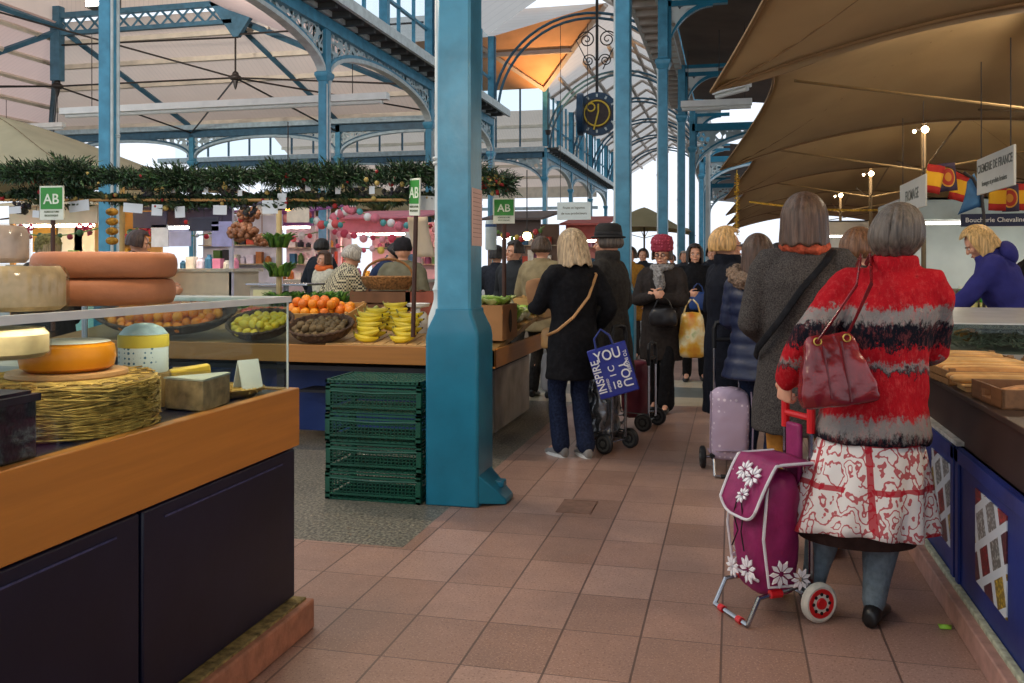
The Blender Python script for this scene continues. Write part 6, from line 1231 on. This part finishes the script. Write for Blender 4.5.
b = MB(); b.grid(lambda u, v: V(((u-.5)*.18+.05*v*v, .02*math.sin(u*5)+.05*v, -.32*v)), 8, 8); o = b.build('hanging_cloth', mat('#cfc0a8', .8, .06, 6), smooth=181); o.location = D(418,217,6.85); o.modifiers.new('thick', 'SOLIDIFY').thickness = .006; tag(o, 'cream cloth strip hanging below the sideways AB sign', 'cloth')
t = thing('lantern_bulb', 'warm glowing bulb among the fairy lights beyond the near column', 'lamp', D(527,236,12)); b = MB(); b.ell((0,0,0), .06, 12, 8); b.build('bulb', emis('#ffdf9a', 14), t); b = MB(); b.tube([(0,0,.05), (0,0,.9)], .008, 5); b.lathe([(.03,.04), (.03,.1), (0,.1)], (0,0,0), 10); b.build('cord', IRON, t)
t = thing('warm_lamp', 'round warm lamp glowing left of the far arcade column', 'lamp', D(288,204,13)); b = MB(); b.ell((0,0,0), .11, 14, 9); b.build('bulb', emis('#ffb24a', 6), t); b = MB(); b.tube([(0,0,.1), (0,0,1.3)], .01, 5); b.build('cord', IRON, t)

# ------------------------------------------------------------------ festive stalls in the left hall
def bow(c, label, s=.22):
    t = thing('red_bow', label, 'bow', c, 0, 'red ribbon bows'); b = MB()
    for k in (-1, 1): b.tube([(0,0,0), (k*s*.5,-.03,s*.32), (k*s*.75,-.03,s*.1), (k*s*.5,-.03,-.08*s), (0,0,0)], s*.09, 6); b.tube([(0,0,0), (k*s*.25,-.02,-s*.3), (k*s*.3,-.02,-s*.6)], s*.08, 6)
    b.build('loops', mat('#c02a48', .5, .1, 8), t); b = MB(); b.ell((0,-.03,0), s*.13, 10, 7); b.build('knot', mat('#a01c38', .5, .1, 8), t)
PRODM = [mat(h, .5, .1, 9) for h in ('#c8482e', '#d9a23a', '#e8e2d4', '#7a3c5c', '#3a6a8a', '#c77a9a', '#5a7a3a', '#a8642e', '#e4d9ea', '#2e2c34')]
def festive(key, label, c, w_, d_, h, cm, wm, fm, extra, cz=.95, prods=9):
    t = thing('market_stall', label, 'market stall', c); b = MB(); b.box(-w_/2, w_/2, 0, d_*.5, 0, cz-.06); b.build('counter', cm, t, bev=.01); b = MB(); b.box(-w_/2-.05, w_/2+.05, -.05, d_*.55, cz-.06, cz); b.build('counter_top', mat('#c9c2b0', .5, .08, 5), t)
    b = MB(); b.box(-w_/2, w_/2, d_-.05, d_, 0, h); b.build('back_wall', wm, t); b = MB(); b.box(-w_/2, w_/2, -.02, .06, h-.32, h); b.build('fascia', fm, t); b = MB(); b.loft([[(-w_/2-.1,-.25,h-.02), (w_/2+.1,-.25,h-.02), (w_/2+.1,-.25,h+.02), (-w_/2-.1,-.25,h+.02)], [(-w_/2-.1,d_,h+.25), (w_/2+.1,d_,h+.25), (w_/2+.1,d_,h+.29), (-w_/2-.1,d_,h+.29)]]); b.build('roof', fm, t)
    for x in (-w_/2+.03, w_/2-.03): b = MB(); b.box(x-.035, x+.035, 0, .07, 0, h); b.build('post', wm, t)
    for z in (1.45, 1.85): b = MB(); b.box(-w_/2+.05, w_/2-.05, d_-.3, d_-.05, z-.02, z); b.build('shelf', mat('#b8a488', .6), t)
    b = MB(); b.box(-w_/2+.2, w_/2-.2, .1, .2, h-.37, h-.33); b.build('fill_strip', emis('#fff0dc', 30), t)  # glowing strip added to brighten the stall from inside
    rr = random.Random(key); k = 0
    for zz, yy in ((cz, d_*.28), (1.45, d_-.17), (1.85, d_-.17)):
        for i in range(prods):
            x = -w_/2+.15+(w_-.3)*(i+.5)/prods; m = rr.choice(PRODM); b = MB(); s = rr.uniform(.05, .09); hh = rr.uniform(.12, .3) if zz < 1.8 else rr.uniform(.1, .2)
            if rr.random() < .5: b.lathe([(s*.9,0), (s,.01), (s,hh*.7), (s*.5,hh*.85), (s*.5,hh), (0,hh)], (0,0,0), 10); nm, ct = 'jar', 'jar'
            else: b.box(-s,s,-s*.8,s*.8,0,hh); b.box(-s*1.04,s*1.04,-s*.84,s*.84,hh*.7,hh); nm, ct = 'gift_box', 'box'
            o = b.build(nm, m); o.location = V(c)+V((x, yy, zz+.001)); k += 1
            tag(o, 'small %s on the %s of the %s' % (nm.replace('_', ' '), {0:'counter',1:'lower shelf',2:'upper shelf'}[(zz > 1) + (zz > 1.6)], extra), ct, 'goods on the '+extra)
    return t
def P2(x0, x1, Y): a, b = D(x0,266,Y), D(x1,266,Y); return ((a.x+b.x)/2, Y, 0), abs(a.x-b.x)
c, w_ = P2(10, 98, 13.2); festive(1, 'orange and cream market stall with turquoise counter at the far left', c, w_, 1.8, 2.45, mat('#9cd0c4', .5, .05, 4), mat('#e0a456', .6, .12, 3), mat('#d8c6a4', .6, .08, 3), 'orange stall', 1.42, 7)
b = MB(); 
for i, (x, cl) in enumerate(((46,'#e0a038'), (70,'#e8dcc0'), (88,'#e6d6b4'))): q = D(x, 228, 14.3); b = MB(); b.box(-.28,.28,-.02,.02,-.45,.45); b.box(-.3,.3,-.03,-.02,.40,.45); o = b.build('wall_hanging', mat(cl, .6, .06, 4)); o.location = q; tag(o, ('golden','cream','pale sand')[i]+' cloth panel hanging in the orange stall', 'cloth panel', 'cloth panels of the orange stall')
c, w_ = P2(146, 232, 15.4); festive(2, 'white and lilac market stall with posters behind the cheese wheels', c, w_, 2, 2.5, mat('#d2c6ae', .6, .06, 4), mat('#dcd8e6', .6, .12, 3), mat('#57506a', .6, .1, 3), 'lilac stall', 1.35, 8)
c, w_ = P2(244, 314, 18.0); festive(3, 'pink and white market stall with purple fascia behind the leeks', c, w_, 2, 2.6, mat('#d8c0bc', .6, .06, 4), mat('#f0d4d0', .6, .15, 3), mat('#a0609c', .6, .1, 3), 'pink and purple stall', 1.1, 7)
c, w_ = P2(338, 420, 18.5); festive(4, 'rose-roofed market stall behind the black beanie', c, w_, 2, 2.45, mat('#d4b4a4', .6, .06, 4), mat('#eec0c4', .6, .15, 3), mat('#dd8492', .6, .1, 3), 'rose-roofed stall', 1.1, 8)
c, w_ = P2(488, 540, 17.0); festive(5, 'dim stall strung with fairy lights beyond the near column', c, w_, 2, 2.3, mat('#8a7a68', .6, .06, 4), mat('#7a6254', .6, .15, 3), mat('#5a4a44', .6, .1, 3), 'fairy-light stall', 1.1, 6)
c, w_ = P2(-20, 8, 14.6); 
c, w_ = P2(566, 604, 19.4); festive(6, 'red and white stall glimpsed between the blonde woman and the second column', c, w_, 2, 2.3, mat('#b08a7a', .6, .06, 4), mat('#c98a84', .6, .15, 3), mat('#b4564e', .6, .1, 3), 'red and white stall', 1.1, 6)
for i, (x, y, Y) in enumerate(((27,229,13.0), (86,228,13.0), (148,229,14.8), (262,250,17.8))): bow(D(x, y, Y), 'red ribbon bow, %s' % ('left on the orange stall','right on the orange stall','on the lilac stall','on the pink and purple stall')[i])
def bead_chain(pts, label, cols, r=.05, step=.11):
    o0 = V(pts[0]); P = [V(p)-o0 for p in pts]; t = thing('bead_garland', label, 'garland', o0, 0, 'festive garlands in the left hall'); b = MB(); b.tube(P, .012, 5); b.build('cord', mat('#6a8a4a', .8), t); bs = [MB() for _ in cols]; k = 0
    for p, q in zip(P, P[1:]):
        n = max(1, int((q-p).length/step))
        for i in range(n): bs[k % len(cols)].ell(p.lerp(q, i/n)+V((0,0,-.04*(k % 2))), r*(.8+.4*(k % 3)/2), 8, 6); k += 1
    for m_, c_ in zip(bs, cols): tag(m_.build('beads', mat(c_, .5, .1, 9), t), kind='stuff')
def sag(x0, y0, x1, y1, dy, Y, n=10): return [D(x0+(x1-x0)*i/n, y0+(y1-y0)*i/n+dy*math.sin(PI*i/n), Y) for i in range(n+1)]
bead_chain(sag(186,222,255,212,10,14.6), 'red and cream bead garland swagged across the lilac stall', ['#c8302e', '#e4d4b4']); bead_chain(sag(232,226,300,212,6,17.5), 'red and white bead garland over the pink and purple stall', ['#d0343a', '#f0e6e0', '#e08a84'], .08); bead_chain(sag(298,208,345,222,8,17.2), 'teal and white bead garland dropping left of the arcade column', ['#4a9a9a', '#f0f0ea', '#d85a5a'], .08)
bead_chain(sag(330,222,352,208,-3,17.6)+sag(352,208,430,226,6,17.6), 'teal, white and pink bead garland rising to a peak behind the checked jacket', ['#5aa4a4', '#f2eeea', '#e07a8a'], .09); bead_chain(sag(335,232,430,236,4,17.9), 'pink bead garland along the rose-roofed stall', ['#d8506a', '#e8a0ac'], .08); bead_chain(sag(498,232,545,226,8,16.5), 'green and gold bead garland beyond the near column', ['#5a7a3a', '#d8b04a', '#b83a3a'], .05)
bead_chain(sag(236,236,318,232,5,17.6), 'low red bead garland before the pink and purple stall', ['#d23a44', '#e86a70', '#f4e8e4'], .07); bead_chain(sag(338,246,424,243,4,17.8), 'low rose and yellow bead garland behind the black beanie', ['#e05a74', '#f0c0c4', '#e8c85a'], .07); bead_chain(sag(140,230,235,228,7,14.9), 'lilac and white bead garland along the lilac stall', ['#f0ecf4', '#c0283c', '#b9b0d8'], .05)
bead_chain(sag(430,226,480,224,6,17.8), 'crimson bead garland hidden partly by the near column', ['#b83040', '#e0a0a0'], .07)
bead_chain(sag(100,232,138,228,6,13.6), 'dark green bead garland left of the bamboo post', ['#3a5a34', '#a83238'], .05); bead_chain(sag(0,228,100,228,8,12.9), 'dark green bead garland across the orange stall', ['#3a5a34', '#8a2a34'], .05)
for i, (x, y, w_, h, cl) in enumerate(((160,236,.35,.4,'#e6e6ea'), (180,238,.45,.3,'#b8b4d0'), (222,234,.4,.45,'#a9a4cc'), (204,224,.6,.25,'#3a3a4a'), (150,220,.7,.3,'#33304a'), (412,238,.3,.25,'#e4e0d8'), (262,206,.5,.4,'#e0dcd8'), (298,214,.5,.35,'#e2d4c0'))):
    c = D(x, y, 14.4 if i < 5 else 17.0); b = MB(); b.box(-w_/2, w_/2, -.01, .01, -h/2, h/2); b.box(-w_/2, w_/2, -.016, -.01, h*.32, h*.38); o = b.build('notice_board', mat(cl, .6, .12, 5)); o.location = c; b = MB(); b.tube([(0,0,h/2), (0,0,h/2+.5)], .006, 5); b.build('cord', IRON, o)
    tag(o, ('white','lavender','lilac blue','slate','dark violet','small ivory','large pale','cream')[i]+' notice board hung in the festive stalls', 'notice board', 'notice boards of the festive stalls')
for i, (x, y, Y) in enumerate(((184,263,9.5), (210,262,10.9), (246,266,9.4), (276,262,10.9), (345,246,10.5), (378,250,12.3))):
    c = D(x, y, Y); c.z = .9; t = thing('produce_table', 'pale produce table in the rear of the fruit stall, %s from the left' % ('first','second','third','fourth','fifth','sixth')[i], 'table', (c.x, Y, 0), 0, 'rear produce tables'); b = MB(); b.box(-.5,.5,-.35,.35,.86,.90); b.build('top', mat('#c9b898', .6, .1, 4), t, bev=.005)
    for sx in (-.45,.45):
        for sy in (-.3,.3): b = MB(); b.box(sx-.025,sx+.025,sy-.025,sy+.025,0,.86); b.build('leg', mat('#8a7a5c', .6), t)
    for k in range(3): leafy('cabbage', '%s cabbage on the %s rear produce table' % (('left','middle','right')[k], ('first','second','third','fourth','fifth','sixth')[i]), 'cabbage', (c.x-.3+.3*k, Y-.05, .905), .16, .17, 30, (GR, LG, [mat('#4a2c3a', .5, .2, 10), mat('#5a4030', .5, .2, 10)])[(i+k) % 3], wd=.05, seed=200+i*3+k, group='cabbages on the rear tables')
# ------------------------------------------------------------------ pendants added out of view as fill light; spotlight at the crossing
def pendant(c, label, e, col=(1,.80,.55), spot=False):
    t = thing('added_pendant', label, 'lamp', c, 0, 'pendant lamps'); b = MB(); b.lathe([(.02,.16), (.05,.14), (.12,.0), (.115,-.005)], (0,0,0), 18); b.tube([(0,0,.15), (0,0,1.1)], .006, 5); b.build('shade', IRON, t); b = MB(); b.ell((0,0,.01), .045, 12, 8); b.build('bulb', emis('#ffe6bd', 12), t)
    l = bpy.data.lights.new('lamp_glow', 'POINT'); l.energy = e; l.color = col; l.shadow_soft_size = .06; o = bpy.data.objects.new('lamp_glow', l); COL.objects.link(o); o.parent = t; o.location = (0,0,-.08)
pendant((-1.75,1.7,2.7), 'pendant lamp over the cheese counter', 45); pendant((-1.95,2.75,2.75), 'pendant lamp over the glass corner of the cheese counter', 40); pendant((-2.9,6.3,4.0), 'pendant lamp high above the bananas', 95); pendant((-4.4,6.3,4.1), 'pendant lamp high above the wide orange basket', 120)
l = bpy.data.lights.new('corner_lamp', 'SPOT'); l.energy = 900; l.color = (1,.55,.22); l.spot_size = R(110); l.spot_blend = .8; l.shadow_soft_size = .2; t = thing('corner_lamp', 'warm spotlight on the cornice at the hall crossing, shining on the orange ceiling', 'lamp', (-9.1,45.0,8.3)); o = bpy.data.objects.new('corner_lamp_glow', l); COL.objects.link(o); o.parent = t; o.location = (.5,-.9,-.1); o.rotation_euler = (R(180),R(4),0)
b = MB(); b.lathe([(.12,-.2), (.16,.02), (.13,.02), (.1,-.15)], (0,0,0), 14); b.tube([(0,0,-.7), (0,0,-.2)], .03, 6); b.build('housing', IRON, t); b = MB(); b.lathe([(.12,.0), (.12,.01), (0,.012)], (0,0,0), 14); b.build('lens', emis('#ffb060', 20), t)
# ------------------------------------------------------------------ lettering to meshes
bpy.context.view_layer.update(); dg = bpy.context.evaluated_depsgraph_get()
for o in [x for x in bpy.data.objects if x.type == 'FONT']:
    me = bpy.data.meshes.new_from_object(o.evaluated_get(dg)); n = o.name; q = bpy.data.objects.new('glyphs', me); COL.objects.link(q); q.parent = o.parent; q.location = o.location; q.rotation_euler = o.rotation_euler; q.scale = o.scale
    bpy.data.objects.remove(o); q.name = 'lettering'
